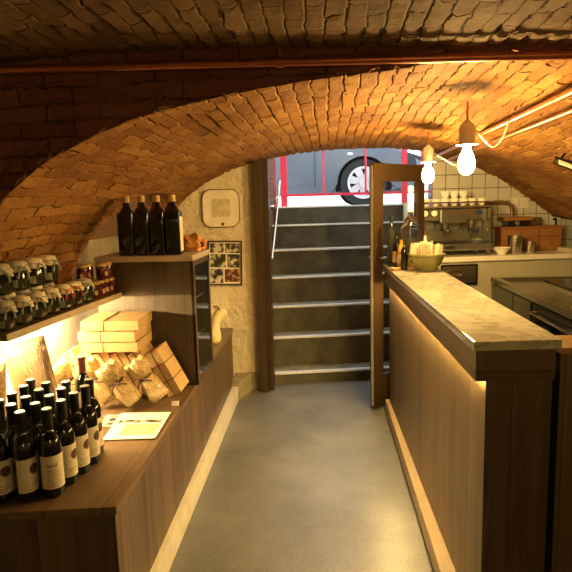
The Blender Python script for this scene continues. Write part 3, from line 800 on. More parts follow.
red = [(-1.175, 2.70, 0, 'red jam jar nearest in the front lower row, beside the last cloth-topped jar'), (-1.172, 2.762, 0, 'red jam jar second in the front lower row'),
       (-1.169, 2.824, 0, 'red jam jar third in the front lower row'), (-1.166, 2.884 - .004, 0, 'red jam jar against the tall case in the front lower row'),
       (-1.170, 2.800, 1, 'red jam jar on top of the front row, nearer the camera'), (-1.167, 2.864, 1, 'red jam jar on top of the front row, against the tall case'),
       (-1.240, 2.69, 0, 'red jam jar nearest in the back lower row'), (-1.240, 2.752, 0, 'red jam jar second in the back lower row'),
       (-1.240, 2.814, 0, 'red jam jar third in the back lower row'), (-1.240, 2.72, 1, 'red jam jar nearest in the back upper row, dark contents'),
       (-1.240, 2.782, 1, 'red jam jar second in the back upper row, gold lid catching light'),
       (-1.305, 2.75, 0, 'red jam jar against the wall behind the back row')]
for x, y, up, lab in red:
    loc = (x, y, SZ + (.084 if up else 0))
    if first: place(rj, loc, radians(-50)); rj['label'] = lab; first = False
    else: dup(rj, loc, radians(random.uniform(-80, -20)), lab)

# ------------------------------------------------------------------ parcels on the bench
def make_carton(L, wx, wy, label, mat, group):
    w = thing('paper_carton', label, 'carton', (0, 0, 0), group)
    bm = bmnew(); box(bm, -wx / 2, wx / 2, -wy / 2, wy / 2, 0, L); bev(bm, .004, 2); obj('carton_body', bm, mat, w)
    bm = bmnew()
    e = .0022
    for z in (L * .32, L * .68): tube(bm, [(-wx / 2 - e, -wy / 2 - e, z), (wx / 2 + e, -wy / 2 - e, z), (wx / 2 + e, wy / 2 + e, z), (-wx / 2 - e, wy / 2 + e, z), (-wx / 2 - e, -wy / 2 - e, z)], .0022, 6)
    tube(bm, [(0, -wy / 2 - e, 0 - e), (0, -wy / 2 - e, L + e), (0, wy / 2 + e, L + e)], .0022, 6)
    obj('string', bm, 'string', w); return w
tilt = radians(-27)
ct = make_carton(.255, .075, .17, '', 'kraft', 'kraft cartons leaning in a row behind the pasta bags')
cl = ['kraft carton tied with brown string at the aisle end of the leaning row', 'kraft carton second from the aisle end of the leaning row', 'kraft carton third from the aisle end of the leaning row',
      'kraft carton fourth from the aisle end of the leaning row', 'kraft carton fifth from the aisle end, under the box stack', 'kraft carton at the wall end of the leaning row']
for i in range(6):
    x = -.796 - .0895 * i
    loc = (x, 2.795, BZ + .0345 * abs(sin(tilt)) * 1.0 + .001)
    if i == 0: place(ct, loc, rot=(0, tilt, 0)); ct['label'] = cl[0]
    else: dup(ct, loc, 0, cl[i], rot=(0, tilt, 0))
def make_flat(label):
    w = thing('flat_box', label, 'box', (0, 0, 0), 'flat kraft boxes stacked above the pasta')
    bm = bmnew(); box(bm, -.145, .145, -.13, .13, 0, .05); bev(bm, .004, 2); obj('box_body', bm, 'kraft', w)
    bm = bmnew(); e = .002
    tube(bm, [(-.03, -.13 - e, -.0005), (-.03, -.13 - e, .05 + e), (-.03, .13 + e, .05 + e), (-.03, .13 + e, 0)], .0018, 6); obj('string', bm, 'string', w)
    return w
ZT = BZ + .016 + .255 * cos(tilt) + .0375 * sin(-tilt) + .002
fb = make_flat('bottom flat kraft box of the three stacked above the pasta'); place(fb, (-1.10, 2.765, ZT), radians(2))
dup(fb, (-1.103, 2.762, ZT + .054), radians(0), 'middle flat kraft box of the three stacked above the pasta')
dup(fb, (-1.093, 2.768, ZT + .108), radians(3), 'topmost flat kraft box of the stack, loose string on it')

def make_pasta(label):
    w = thing('pasta_bag', label, 'bag', (0, 0, 0), 'clear pasta bags with brown ties')
    bm = bmnew()
    prof_ = [(0, .0), (.046, .0), (.056, .008), (.060, .035), (.060, .075), (.056, .105), (.046, .124), (.037, .136), (.040, .145), (.054, .165), (.066, .195), (.068, .225), (.055, .240), (0, .235)]
    lathe(bm, prof_, (0, 0, 0), 28, None, 1, .72)
    for v in bm.verts:
        a = atan2(v.co.y, v.co.x); k = 1 + .07 * sin(5 * a + v.co.z * 40) + .05 * sin(9 * a - v.co.z * 70) + (.10 * sin(7 * a) if v.co.z > .14 else 0)
        v.co.x *= k; v.co.y *= k
        if v.co.z > .17: v.co.z += .012 * sin(6 * a)
    obj('bag_body', bm, 'pasta', w, True, auto=80)
    bm = bmnew()
    tube(bm, [(.038 * cos(a), .030 * sin(a), .136 + .003 * sin(2 * a)) for a in [2 * pi * i / 20 for i in range(21)]], .006, 6)
    for s in (-1, 1): tube(bm, smooth_path([(.0, -.030, .136), (.02 * s, -.045, .13), (.04 * s, -.05, .115), (.055 * s, -.046, .10)], 4), .0042, 6)
    obj('tie', bm, 'string', w); return w
pb = make_pasta('clear pasta bag with brown tie nearest the aisle, before the leaning cartons')
pl = [(-.832, 2.60, 'x'), (-.948, 2.555, 'clear pasta bag second from the aisle, long brown tie ends'), (-1.072, 2.58, 'clear pasta bag third from the aisle, behind the leaflet'),
      (-1.196, 2.55, 'clear pasta bag fourth from the aisle, partly behind the wine bottles')]
for i, (x, y, lab) in enumerate(pl):
    rot = (radians(-3), radians(-38), radians(12 * (i % 2) - 4))
    if i == 0: place(pb, (x, y, BZ + .038), rot=rot, scale=(.82, 1.12, .95))
    else: dup(pb, (x, y, BZ + .038), 0, lab, rot=rot, scale=(.82, 1.12, .95))

def pillow(name, label, cat, c, w, h, t, rot, mat, tex=1, group=None):
    th = thing(name, label, cat, c, group)
    bm = bmnew(); n = 14
    for side in (1, -1):
        g = [[None] * (n + 1) for _ in range(n + 1)]
        for i in range(n + 1):
            for j in range(n + 1):
                u, v = i / n * 2 - 1, j / n * 2 - 1
                d = max(0, (1 - u ** 4) * (1 - v ** 4)) ** .6 * t / 2 + .003 * sin(9 * u + 5 * v) * (1 - abs(u)) * (1 - abs(v))
                p = V((u * w / 2 * (1 - .05 * (1 - abs(v))), side * d, (v + 1) * h / 2)); g[i][j] = bm.verts.new(p)
        for i in range(n):
            for j in range(n): face(bm, [g[i][j], g[i + 1][j], g[i + 1][j + 1], g[i][j + 1]])
    R_ = Matrix.Rotation(rot[2], 3, 'Z') @ Matrix.Rotation(rot[0], 3, 'X') @ Matrix.Rotation(rot[1], 3, 'Y')
    for v in bm.verts: v.co = R_ @ v.co + V(c)
    obj('bag_body', bm, mat, th, True, auto=80)
    bm = bmnew(); box(bm, -w / 2 + .004, w / 2 - .004, -.0015, .0015, h - .002, h + .03)
    for v in bm.verts: v.co = R_ @ v.co + V(c)
    obj('top_seal', bm, 'film', th); return th
pillow('large_pasta_bag', 'large clear bag of amber pasta leaning against the lit wall', 'bag', (-1.245, 2.26, BZ + .022), .19, .40, .085, (radians(-10), radians(-13), radians(14)), 'orecch', group='large clear pasta bags against the wall')
pillow('large_pasta_bag', 'pale speckled clear bag at the photo edge, left of the amber pasta bag', 'bag', (-1.41, 2.09, BZ + .022), .15, .33, .085, (radians(-7), radians(3), radians(24)), 'pasta', group='large clear pasta bags against the wall')
pillow('large_pasta_bag', 'pale clear bag behind the amber pasta bag, against the wall', 'bag', (-1.40, 2.42, BZ + .022), .17, .26, .07, (radians(-4), radians(-4), radians(30)), 'film', group='large clear pasta bags against the wall')

# leaflet, card, price tag
lf = thing('leaflet', 'open white leaflet with a picture lying on the bench top', 'leaflet', (-.87, 2.34, BZ))
bm = bmnew(); qbox(bm, [(-.962, 2.178), (-.742, 2.198), (-.758, 2.498), (-.995, 2.485)], BZ + .0035, BZ + .0065); sheet = obj('sheet', bm, 'paper', lf)
def on_leaf(u0, u1, v0, v1):
    A, B_, C_, D_ = V((-.962, 2.178)), V((-.742, 2.198)), V((-.758, 2.498)), V((-.995, 2.485))
    return [tuple((A * (1 - u) + B_ * u) * (1 - v) + (D_ * (1 - u) + C_ * u) * v) for u, v in ((u0, v0), (u1, v0), (u1, v1), (u0, v1))]
bm = bmnew(); qbox(bm, on_leaf(.08, .92, .58, .70), BZ + .0066, BZ + .0070); obj('dark_picture', bm, 'photo_grey', sheet)
bm = bmnew(); qbox(bm, on_leaf(.25, .93, .12, .52), BZ + .0066, BZ + .0070); obj('warm_picture', bm, 'photo_warm', sheet)
cd = thing('card', 'small white card half under the leaflet', 'card', (-1.03, 2.40, BZ))
bm = bmnew(); qbox(bm, [(-1.045, 2.33), (-.93, 2.33), (-.95, 2.47), (-1.06, 2.47)], BZ + .0008, BZ + .0028); obj('sheet', bm, 'paper', cd)
bm = bmnew(); qbox(bm, [(-1.015, 2.345), (-.985, 2.345), (-1.0, 2.46), (-1.03, 2.46)], BZ + .00285, BZ + .0032); obj('print', bm, 'photo_grey', cd)
bm = bmnew(); prism(bm, [(-.785, 2.60, BZ + .0005), (-.750, 2.60, BZ + .0005), (-.750, 2.612, BZ + .02), (-.785, 2.612, BZ + .02)], (0, .0025, 0))
tag(obj('price_tag', bm, 'paper', loc=(-.768, 2.60, BZ)), 'tiny white price tag near the bench edge below the carton', 'tag')

# gourd at the far end of the bench
gd = thing('gourd', 'pale yellow crook-necked gourd at the far end of the bench', 'gourd', (-.845, 3.92, BZ))
bm = bmnew()
tube(bm, smooth_path([(-.855, 3.88, BZ + .002), (-.852, 3.88, BZ + .012), (-.85, 3.885, BZ + .05), (-.845, 3.90, BZ + .095), (-.835, 3.93, BZ + .135), (-.815, 3.985, BZ + .160), (-.80, 4.03, BZ + .150), (-.795, 4.045, BZ + .145)], 5),
     [.012, .024, .034, .042, .048, .052, .054, .055, .0555, .055, .054, .052, .049, .045, .041, .038, .035, .033, .032, .032, .033, .035, .038, .040, .042, .042, .040, .037, .033, .028, .022, .018, .014, .010, .006, .003], 18)
[setattr(v, 'co', V((-.838, 3.90, BZ)) + (v.co - V((-.850, 3.90, BZ - .006))) * 1.12) for v in bm.verts]
obj('fruit', bm, 'gourd', gd, True, auto=80)
bm = bmnew(); tube(bm, smooth_path([(-.815, 3.96, BZ + .195), (-.825, 3.945, BZ + .215), (-.845, 3.92, BZ + .222)], 4), .006, 8); [setattr(v, 'co', V((-.838, 3.90, BZ)) + (v.co - V((-.850, 3.90, BZ - .006))) * 1.12) for v in bm.verts]; obj('stem', bm, 'stem', gd, True)

# ------------------------------------------------------------------ wall pieces on plaster
def gp(x, z, n=-.02): return V(GX(x, n, z))
def rrect(w, h, r, n=6):
    out = []
    for cx, cz, a0 in ((w - r, h - r, 0), (-w + r, h - r, pi / 2), (-w + r, -h + r, pi), (w - r, -h + r, 3 * pi / 2)):
        for k in range(n + 1): a = a0 + pi / 2 * k / n; out.append((cx + r * cos(a), cz + r * sin(a)))
    return out
PXc, PZc = -.858, 1.525
pt = thing('wall_plate', 'square rounded cream ceramic plate with brown rim hung on the plaster wall', 'plate', gp(PXc, PZc, 0))
def plate_ring(bm, rings):
    prev = None
    for w, r, n in rings:
        ring = [bm.verts.new(gp(PXc + x, PZc + z, n)) for x, z in rrect(w, w * 1.03, r)]
        if prev:
            for i in range(len(ring)): face(bm, [prev[i], prev[(i + 1) % len(ring)], ring[(i + 1) % len(ring)], ring[i]])
        else: face(bm, ring[::-1])
        prev = ring
    face(bm, prev)
bm = bmnew(); plate_ring(bm, [(.10, .04, -.004), (.143, .07, -.018), (.145, .07, -.024), (.140, .068, -.026), (.095, .035, -.016), (.09, .03, -.016)]); pbod = obj('plate_body', bm, 'ceramic', pt, True, auto=30)
bm = bmnew(); 
loop = [gp(PXc + x, PZc + z, -.022) for x, z in rrect(.1445, .149, .07)]; tube(bm, loop + [loop[0]], .0048, 6); obj('glazed_rim', bm, 'ceramic_rim', pbod, True)
bm = bmnew(); prism(bm, [gp(PXc + x, PZc + z + .005, -.0170) for x, z in rrect(.075, .072, .02)], (0, -.0008, 0)); obj('drawing', bm, 'ceramic_draw', pbod)
bm = bmnew(); lathe(bm, [(0, -.004), (.013, -.004), (.013, .004), (0, .004)], gp(PXc + .01, PZc - .125, -.026), 16, Matrix.Rotation(pi / 2, 3, 'X')); obj('medallion', bm, 'ceramic_rim', pbod)

FX, FZ, FW, FH, FR = -.845, 1.083, .137, .182, radians(1.8)
fr = thing('photo_collage_frame', 'dark red framed collage of six photographs hanging below the plate', 'picture', gp(FX, FZ, 0))
def fp(x, z, n): return gp(FX + x * cos(FR) + z * sin(FR), FZ - x * sin(FR) + z * cos(FR), n)
def frect(bm, x0, x1, z0, z1, n0, n1):
    hexa(bm, [fp(x0, z0, n0), fp(x1, z0, n0), fp(x1, z0, n1), fp(x0, z0, n1), fp(x0, z1, n0), fp(x1, z1, n0), fp(x1, z1, n1), fp(x0, z1, n1)])
bm = bmnew(); t = .012
frect(bm, -FW, -FW + t, -FH, FH, -.024, -.004); frect(bm, FW - t, FW, -FH, FH, -.024, -.004); frect(bm, -FW + t, FW - t, -FH, -FH + t, -.024, -.004); frect(bm, -FW + t, FW - t, FH - t, FH, -.024, -.004)
obj('frame', bm, 'frame', fr)
bm = bmnew(); frect(bm, -FW + t, FW - t, -FH + t, FH - t, -.012, -.005); mt = obj('mount', bm, 'white_cer', fr)
for x0, x1, z0, z1, m in ((-.118, -.010, .085, .160, 'photo_grey'), (.000, .118, .082, .160, 'photo_grey'), (-.118, .005, -.035, .073, 'photo_green'), (.018, .118, -.038, .072, 'photo_grey'), (-.118, -.015, -.165, -.048, 'photo_grey'), (-.003, .118, -.155, -.05, 'photo_brown')):
    bm = bmnew(); frect(bm, x0, x1, z0, z1, -.0135, -.012); obj('photograph', bm, m, mt)

# ------------------------------------------------------------------ bar counter
bc = thing('bar_counter', 'walnut bar counter with cream marble top and warm light under its edge', 'counter', (.57, 2.9, 0))
cx = lambda y: .443 - .0245 * (y - 1.724)
CYN, CYF = 1.724, 4.03
bm = bmnew(); qbox(bm, [(cx(CYN), CYN), (.716, 1.747), (.716, CYF), (cx(CYF), CYF)], 1.07, 1.10); bev(bm, .003); obj('marble_top', bm, 'marble', bc)
ax = lambda y: cx(y) + .010
bm = bmnew(); qbox(bm, [(ax(CYN), CYN + .012), (ax(CYN) + .02, CYN + .012), (ax(CYF) + .02, CYF - .01), (ax(CYF), CYF - .01)], .97, 1.0695); obj('front_apron', bm, 'wood_rail', bc)
bm = bmnew(); qbox(bm, [(ax(CYN) + .0205, CYN + .012), (.700, 1.752), (.700, 1.77), (ax(CYN) + .0205, CYN + .03)], .97, 1.0695); obj('end_apron', bm, 'wood_rail_x', bc)
px = lambda y: cx(y) + .043
bm = bmnew(); qbox(bm, [(px(CYN), CYN + .016), (px(CYN) + .02, CYN + .016), (px(CYF) + .02, CYF - .012), (px(CYF), CYF - .012)], .03, .9695); obj('front_panel', bm, 'wood_front_bar', bc)
bm = bmnew(); qbox(bm, [(px(CYN) + .0205, CYN + .018), (.695, 1.756), (.695, 1.775), (px(CYN) + .0205, CYN + .036)], 0, .9695); obj('end_panel', bm, 'wood_end_x', bc)
bm = bmnew(); qbox(bm, [(px(CYN) + .03, CYN + .06), (.69, 1.79), (.69, CYF - .02), (px(CYF) + .03, CYF - .02)], .01, 1.068); obj('carcass', bm, 'black', bc)
bm = bmnew(); qbox(bm, [(.420, CYN + .02), (px(CYN) - .001, CYN + .02), (px(CYF) - .001, CYF - .012), (.400, CYF - .012)], .012, .10); bev(bm, .003); obj('skirting', bm, 'skirt_bar', bc)
bm = bmnew(); qbox(bm, [(ax(CYN) + .0215, CYN + .03), (ax(CYN) + .0285, CYN + .03), (ax(CYF) + .0285, CYF - .02), (ax(CYF) + .0215, CYF - .02)], .968, .976); obj('light_strip', bm, 'led_bar', bc)

bm = bmnew(); box(bm, .735, 1.30, 1.80, 1.96, 0, 1.04)
bp = thing('wood_partition', 'dark wood partition with a brown ledge closing the bar beside the counter end', 'partition', (1.0, 1.88, 0))
obj('panel', bm, 'wood_end_x', bp)
bm = bmnew(); box(bm, .728, 1.30, 1.79, 1.965, 1.0405, 1.062); bev(bm, .002); obj('ledge', bm, 'ledge', bp)

# glazed door leaf behind the counter end
A2 = V((.312, 4.07)); B2 = V((.735, 4.50)); u2 = (B2 - A2).normalized(); n2 = V((u2.y, -u2.x)); LW = (B2 - A2).length
def dbox(bm, a0, a1, z0, z1, t=.022, o_=0):
    q = [A2 + u2 * a0 + n2 * (t + o_), A2 + u2 * a1 + n2 * (t + o_), A2 + u2 * a1 - n2 * (t - o_), A2 + u2 * a0 - n2 * (t - o_)]
    return qbox(bm, [tuple(p) for p in q], z0, z1)
bm = bmnew()
dbox(bm, 0, .10, .012, 1.815); dbox(bm, LW - .08, LW, .012, 1.815); dbox(bm, .10, LW - .08, 1.69, 1.815); dbox(bm, .10, LW - .08, .012, .25)
d1 = struct('door_1', bm, 'door_wood', loc=(A2.x, A2.y, 0))
bm = bmnew(); dbox(bm, .10, LW - .08, .25, 1.69, .004); obj('glass_pane', bm, 'glass', d1)
bm = bmnew(); dbox(bm, -.004, .0, .03, 1.80, .010); obj('edge_strip', bm, 'steel_rough', d1)
bm = bmnew()
p = A2 + u2 * .045
for s in (1, -1):
    q0 = p + n2 * .022 * s; q1 = p + n2 * .06 * s; q2 = q1 - u2 * .0 + u2 * (.10 if s > 0 else .10)
    tube(bm, [(*q0, 1.14), (*q1, 1.14)], .009); tube(bm, [(*q1, 1.14), (*q2, 1.138)], .008)
obj('door_handle', bm, 'chrome', d1, True)

# ------------------------------------------------------------------ things on the counter
CZ = 1.1005
bw = thing('sachet_bowl', 'olive green glazed bowl standing on the marble counter', 'bowl', (.618, 3.60, CZ))
bm = bmnew(); lathe(bm, [(0, .004), (.052, 0), (.062, .004), (.065, .012), (.095, .052), (.109, .088), (.117, .095), (.118, .108), (.111, .110), (.105, .104), (.09, .052), (.055, .02), (0, .016)], (.618, 3.60, CZ), 32); obj('bowl_body', bm, 'olive', bw, True)
base_s = None
for k in range(26):
    a = k * 2.4; r = .018 + .070 * ((k % 5) / 4); tx, ty = random.uniform(-.2, .2), random.uniform(-.18, .18)
    loc = (.618 + r * cos(a), 3.60 + r * sin(a), CZ + .072 + .008 * (k % 4))
    if base_s is None:
        bm = bmnew(); box(bm, -.026, .026, -.0035, .0035, 0, .085); bev(bm, .002)
        base_s = obj('sugar_sachet', bm, 'sachet'); tag(base_s, 'paper sugar sachet standing in the olive green bowl', 'sachet', 'sugar sachets in the bowl')
        s_ = base_s
    else: s_ = base_s.copy(); C.objects.link(s_)
    s_.location = loc; s_.rotation_euler = (tx, ty, a + random.uniform(-.8, .8))

fl = thing('oil_flask', 'clear glass flask with white stopper standing behind the olive bowl', 'flask', (.55, 3.84, CZ))
bm = bmnew(); c = (.55, 3.84, CZ)
lathe(bm, [(0, .002), (.06, 0), (.066, .008), (.066, .25), (.064, .275), (.04, .315), (.018, .345), (.015, .36), (.015, .40), (.018, .405), (.018, .412), (0, .412)], c, 24); obj('glass_body', bm, 'glass', fl, True)
bm = bmnew(); lathe(bm, [(0, .004), (.062, .004), (.0632, .01), (.0632, .14), (0, .14)], c, 24); obj('contents', bm, 'amber_oil', fl, True)
bm = bmnew(); lathe(bm, [(.0162, .372), (.0195, .372), (.0195, .41), (.0135, .43), (.0125, .50), (.0185, .506), (.0185, .538), (0, .543)], c, 16); obj('stopper', bm, 'plastic_white', fl, True)
bm = bmnew(); 
for k in range(10):
    a0 = -2.3 + k * .14; r_ = .0666
    hexa(bm, [(c[0] + r_ * cos(a0), c[1] + r_ * sin(a0), CZ + .06), (c[0] + r_ * cos(a0 + .14), c[1] + r_ * sin(a0 + .14), CZ + .06), (c[0] + (r_ + .0006) * cos(a0 + .14), c[1] + (r_ + .0006) * sin(a0 + .14), CZ + .06), (c[0] + (r_ + .0006) * cos(a0), c[1] + (r_ + .0006) * sin(a0), CZ + .06),
              (c[0] + r_ * cos(a0), c[1] + r_ * sin(a0), CZ + .2), (c[0] + r_ * cos(a0 + .14), c[1] + r_ * sin(a0 + .14), CZ + .2), (c[0] + (r_ + .0006) * cos(a0 + .14), c[1] + (r_ + .0006) * sin(a0 + .14), CZ + .2), (c[0] + (r_ + .0006) * cos(a0), c[1] + (r_ + .0006) * sin(a0), CZ + .2)])
obj('label', bm, 'black', fl)
def simple_bottle(name, label, c, H_, R_, body, capm, lab=None, group='bottles behind the sachet bowl'):
    t_ = thing(name, label, 'bottle', c, group)
    bm = bmnew(); lathe(bm, [(0, .002), (R_ * .9, 0), (R_, .006), (R_, H_ * .58), (R_ * .85, H_ * .66), (R_ * .42, H_ * .76), (R_ * .36, H_ * .94), (0, H_ * .94)], c, 20); obj('glass_body', bm, body, t_, True)
    bm = bmnew(); lathe(bm, [(R_ * .37, H_ * .90), (R_ * .43, H_ * .90), (R_ * .43, H_ * .995), (0, H_)], c, 16); obj('cap', bm, capm, t_, True)
    if lab:
        bm = bmnew(); lathe(bm, [(R_ + .0002, H_ * .15), (R_ + .0007, H_ * .15), (R_ + .0007, H_ * .45), (R_ + .0002, H_ * .45)], c, 20); obj('label', bm, lab, t_, True)
    return t_
simple_bottle('vinegar_bottle', 'tall slim grey-green bottle nearest the glazed door', (.435, 3.93, CZ), .34, .030, 'green_glass', 'capsule')
simple_bottle('oil_bottle', 'amber oil bottle with pale label left of the olive bowl', (.475, 3.72, CZ), .215, .026, 'amber_oil', 'capsule', 'label')
simple_bottle('sauce_bottle', 'small black bottle between the amber bottle and the olive bowl', (.486, 3.652, CZ), .20, .022, 'oil_glass', 'capsule')
simple_bottle('sauce_bottle', 'dark bottle with black label in front of the glass flask', (.455, 3.79, CZ), .25, .028, 'oil_glass', 'capsule', 'kraft_dark')
simple_bottle('water_bottle', 'clear pointed bottle just right of the glass flask', (.64, 3.78, CZ), .24, .032, 'steel_rough', 'chrome')
bm = bmnew(); lathe(bm, [(0, .002), (.022, 0), (.036, .018), (.034, .018), (.02, .005), (0, .004)], (.425, 3.63, CZ), 18)
tag(obj('small_dish', bm, 'kraft_dark', smooth=True, loc=(.425, 3.63, CZ)), 'small brown dish beside the bottles at the counter edge', 'dish')

# ------------------------------------------------------------------ pendants
def make_lamp(label):
    w = thing('pendant_lamp', label, 'lamp', (0, 0, 0), 'bare bulb pendants over the bar')
    bm = bmnew(); lathe(bm, [(.0, .10), (.008, .10), (.012, .094), (.030, .078), (.034, .068), (.034, .012), (.030, .0), (.045, .0), (.046, -.004), (.022, -.006), (.0, -.006)], (0, 0, 0), 28); obj('socket', bm, 'socket', w, True)
    bm = bmnew(); tube(bm, [(0, 0, .10), (0, 0, .175)], .0045, 8)
    obj('cord', bm, 'copper', w, True)
    bm = bmnew(); lathe(bm, [(0, .0), (.014, -.002), (.017, -.02), (.029, -.045), (.036, -.07), (.035, -.092), (.023, -.116), (0, -.124)], (0, 0, -.006), 24); obj('bulb', bm, 'bulb', w, True)
    return w
lp = make_lamp('lit pendant lamp nearer the camera over the marble counter'); place(lp, (.594, 2.5, 1.772))
l2 = dup(lp, (.605, 3.5, 1.772), 0, 'lit pendant lamp farther away over the marble counter')
dim = next(c.data for c in lp.children if c.name.startswith('bulb')).copy(); dim.materials[0] = MAT['bulb_fill']
# unseen fill pendants added behind the camera to brighten the near room
for loc, lab in (((.55, -.35, 1.83), 'unseen fill pendant lamp added in the near room, on the bar side'), ((1.5, -1.4, 1.83), 'unseen fill pendant lamp added in the near room, farther back')):
    q = dup(lp, loc, 0, lab); [setattr(c, 'data', dim) for c in q.children if c.name.startswith('bulb')]; q['group'] = 'added fill pendants in the near room'
# cables from pendants
bm = bmnew(); tube(bm, smooth_path([(.632, 2.51, 1.83), (.67, 2.55, 1.80), (.73, 2.6, 1.765), (.775, 2.62, 1.80), (.81, 2.64, 1.875), (.835, 2.66, 1.905)], 6), .0035, 6)
tag(obj('lamp_cable', bm, 'cable', smooth=True, loc=(.60, 2.5, 1.84)), 'pale cable looping from the nearer lamp to the copper pipes', 'cable')
bm = bmnew(); tube(bm, smooth_path([(.643, 3.5, 1.82), (.69, 3.5, 1.79), (.78, 3.5, 1.745), (.85, 3.5, 1.80), (.86, 3.5, 1.89)], 6), .0035, 6)
tag(obj('lamp_cable', bm, 'cable', smooth=True, loc=(.61, 3.5, 1.83)), 'pale cable looping from the farther lamp to the copper pipes', 'cable')

# pipes
pp = thing('ceiling_pipe', 'reddish copper pipe running across the front of the arch', 'pipe', (.3, 2.01, 2.02))
bm = bmnew(); tube(bm, [(-1.7, 2.0, 2.046), (2.3, 2.0, 1.972)], .0145, 14); obj('tube', bm, 'copper_dark', pp, True)
for x in (-.157, 1.35):
    zc = 2.046 - .0185 * (x + 1.7)
    bm = bmnew(); lathe(bm, [(.0147, -.014), (.0195, -.014), (.0195, .014), (.0147, .014)], (x, 2.0, zc), 16, Matrix.Rotation(pi / 2, 3, 'Y')); tube(bm, [(x, 2.0, zc + .018), (x, 2.0, zc + .045)], .005, 8); obj('clamp', bm, 'copper_dark', pp, True)
for x, z, r_, lab in ((.865, 1.902, .0135, 'upper copper pipe running along the vault towards the street'), (.965, 1.872, .0115, 'lower copper pipe running along the vault beside the upper one')):
    bm = bmnew(); tube(bm, [(x, 2.04, z), (x, 4.88, z - .005)], r_, 12)
    tag(obj('copper_pipe', bm, 'copper', smooth=True, loc=(x, 3.4, z)), lab, 'pipe', 'copper pipes along the vault')
bm = bmnew(); tube(bm, smooth_path([(.93, 2.25, 1.915), (.97, 2.27, 1.895), (.985, 2.3, 1.865), (.975, 2.3, 1.835)], 5), .003, 6)
tag(obj('cable_end', bm, 'cable', smooth=True, loc=(.93, 2.25, 1.9)), 'loose cable end hanging beside the copper pipes', 'cable')
# spot lamp at the right edge
sp = thing('spot_lamp', 'small black spot lamp fixed below the vault at the right edge', 'spot lamp', (1.35, 3.37, 1.73))
bm = bmnew(); tube(bm, [(1.285, 3.36, 1.752), (1.41, 3.32, 1.695)], [.022, .026], 16); hs = obj('housing', bm, 'black', sp, True)
bm = bmnew(); tube(bm, [(1.412, 3.319, 1.694), (1.414, 3.3185, 1.693)], .022, 16); obj('lens', bm, 'chrome', sp)
bm = bmnew(); tube(bm, [(1.32, 3.37, 1.74), (1.36, 3.40, 1.79)], .008, 8); obj('bracket', bm, 'black', sp)
bm = bmnew(); hexa(bm, [(1.30, 3.325, 1.73), (1.39, 3.30, 1.69), (1.39, 3.305, 1.685), (1.30, 3.33, 1.725), (1.30, 3.325, 1.745), (1.39, 3.30, 1.705), (1.39, 3.305, 1.71), (1.30, 3.33, 1.75)]); obj('reflector', bm, 'plastic_white', sp)

# ------------------------------------------------------------------ back counter
BT = 1.095
bk = thing('back_counter', 'steel back counter with cream worktop below the tiled wall', 'counter', GX(1.5, 0, 0))
bm = bmnew(); gbox(bm, .87, 2.29, -.30, .195, BT - .04, BT); bev(bm, .004); obj('worktop', bm, 'edge_light' if False else 'white_cer', bk)
bm = bmnew(); gbox(bm, .87, 2.29, -.275, .195, 0, BT - .041); obj('cabinet_body', bm, 'cream_steel', bk)
bm = bmnew(); gbox(bm, .885, 1.185, -.292, -.276, .868, 1.035); bev(bm, .006); fd = obj('drawer', bm, 'black_gloss', bk)
bm = bmnew(); gbox(bm, .90, 1.17, -.296, -.2925, .885, 1.02); obj('drawer_front', bm, 'steel', fd)
bm = bmnew(); a = V(GX(.93, -.31, .965)); b = V(GX(1.05, -.31, .965)); 
loop = [a + V((0, 0, .0)), a + V((.01, -.01, .022)), b + V((-.01, -.01, .022)), b, b + V((-.012, -.01, -.022)), a + V((.012, -.01, -.022)), a]
tube(bm, loop, .006, 8); obj('handle', bm, 'chrome', fd, True)

# espresso machine
EX0, EX1 = .75, 1.295
em = thing('espresso_machine', 'two-group chrome espresso machine on the back counter', 'coffee machine', GX(1.05, 0, BT))
E0 = BT + .0
bm = bmnew(); gbox(bm, EX0, EX1, -.02, .15, E0 + .10, E0 + .385); bev(bm, .008); obj('body', bm, 'machine', em)
bm = bmnew(); gbox(bm, EX0 - .02, EX1 + .02, -.23, .15, E0 + .045, E0 + .098); bev(bm, .006); tr = obj('drip_tray', bm, 'machine', em)
bm = bmnew(); gbox(bm, EX0 + .02, EX1 - .02, -.215, -.03, E0 + .0985, E0 + .103); obj('grille', bm, 'black', tr)
bm = bmnew(); q = [gp(.97 + .045 * cos(2 * pi * k / 20), E0 + .072 + .013 * sin(2 * pi * k / 20), -.2305) for k in range(20)]; prism(bm, q, (0, -.002, 0)); obj('badge', bm, 'black', tr)
bm = bmnew(); gbox(bm, EX0 - .01, EX1 + .01, -.20, .16, E0 + .386, E0 + .402); top = obj('cup_rack', bm, 'steel', em)
bm = bmnew(); loop = [V(GX(x, n, E0 + .43)) for x, n in ((EX0, -.19), (EX1, -.19), (EX1, .15), (EX0, .15))]; tube(bm, loop + [loop[0]], .005, 8); obj('rail', bm, 'chrome', top)
bm = bmnew(); gbox(bm, EX0 - .012, EX0, -.21, .15, E0 + .099, E0 + .385); obj('side_panel', bm, 'machine', em)
bm = bmnew(); gbox(bm, EX1, EX1 + .012, -.21, .15, E0 + .099, E0 + .385); obj('side_panel', bm, 'machine', em)
bm = bmnew(); gbox(bm, EX0, EX1, -.14, -.021, E0 + .28, E0 + .385); bev(bm, .01); hd = obj('group_housing', bm, 'machine', em)
bm = bmnew(); gbox(bm, EX0 + .15, EX1 - .17, -.17, -.141, E0 + .26, E0 + .38); bev(bm, .012); obj('hood', bm, 'machine', em)
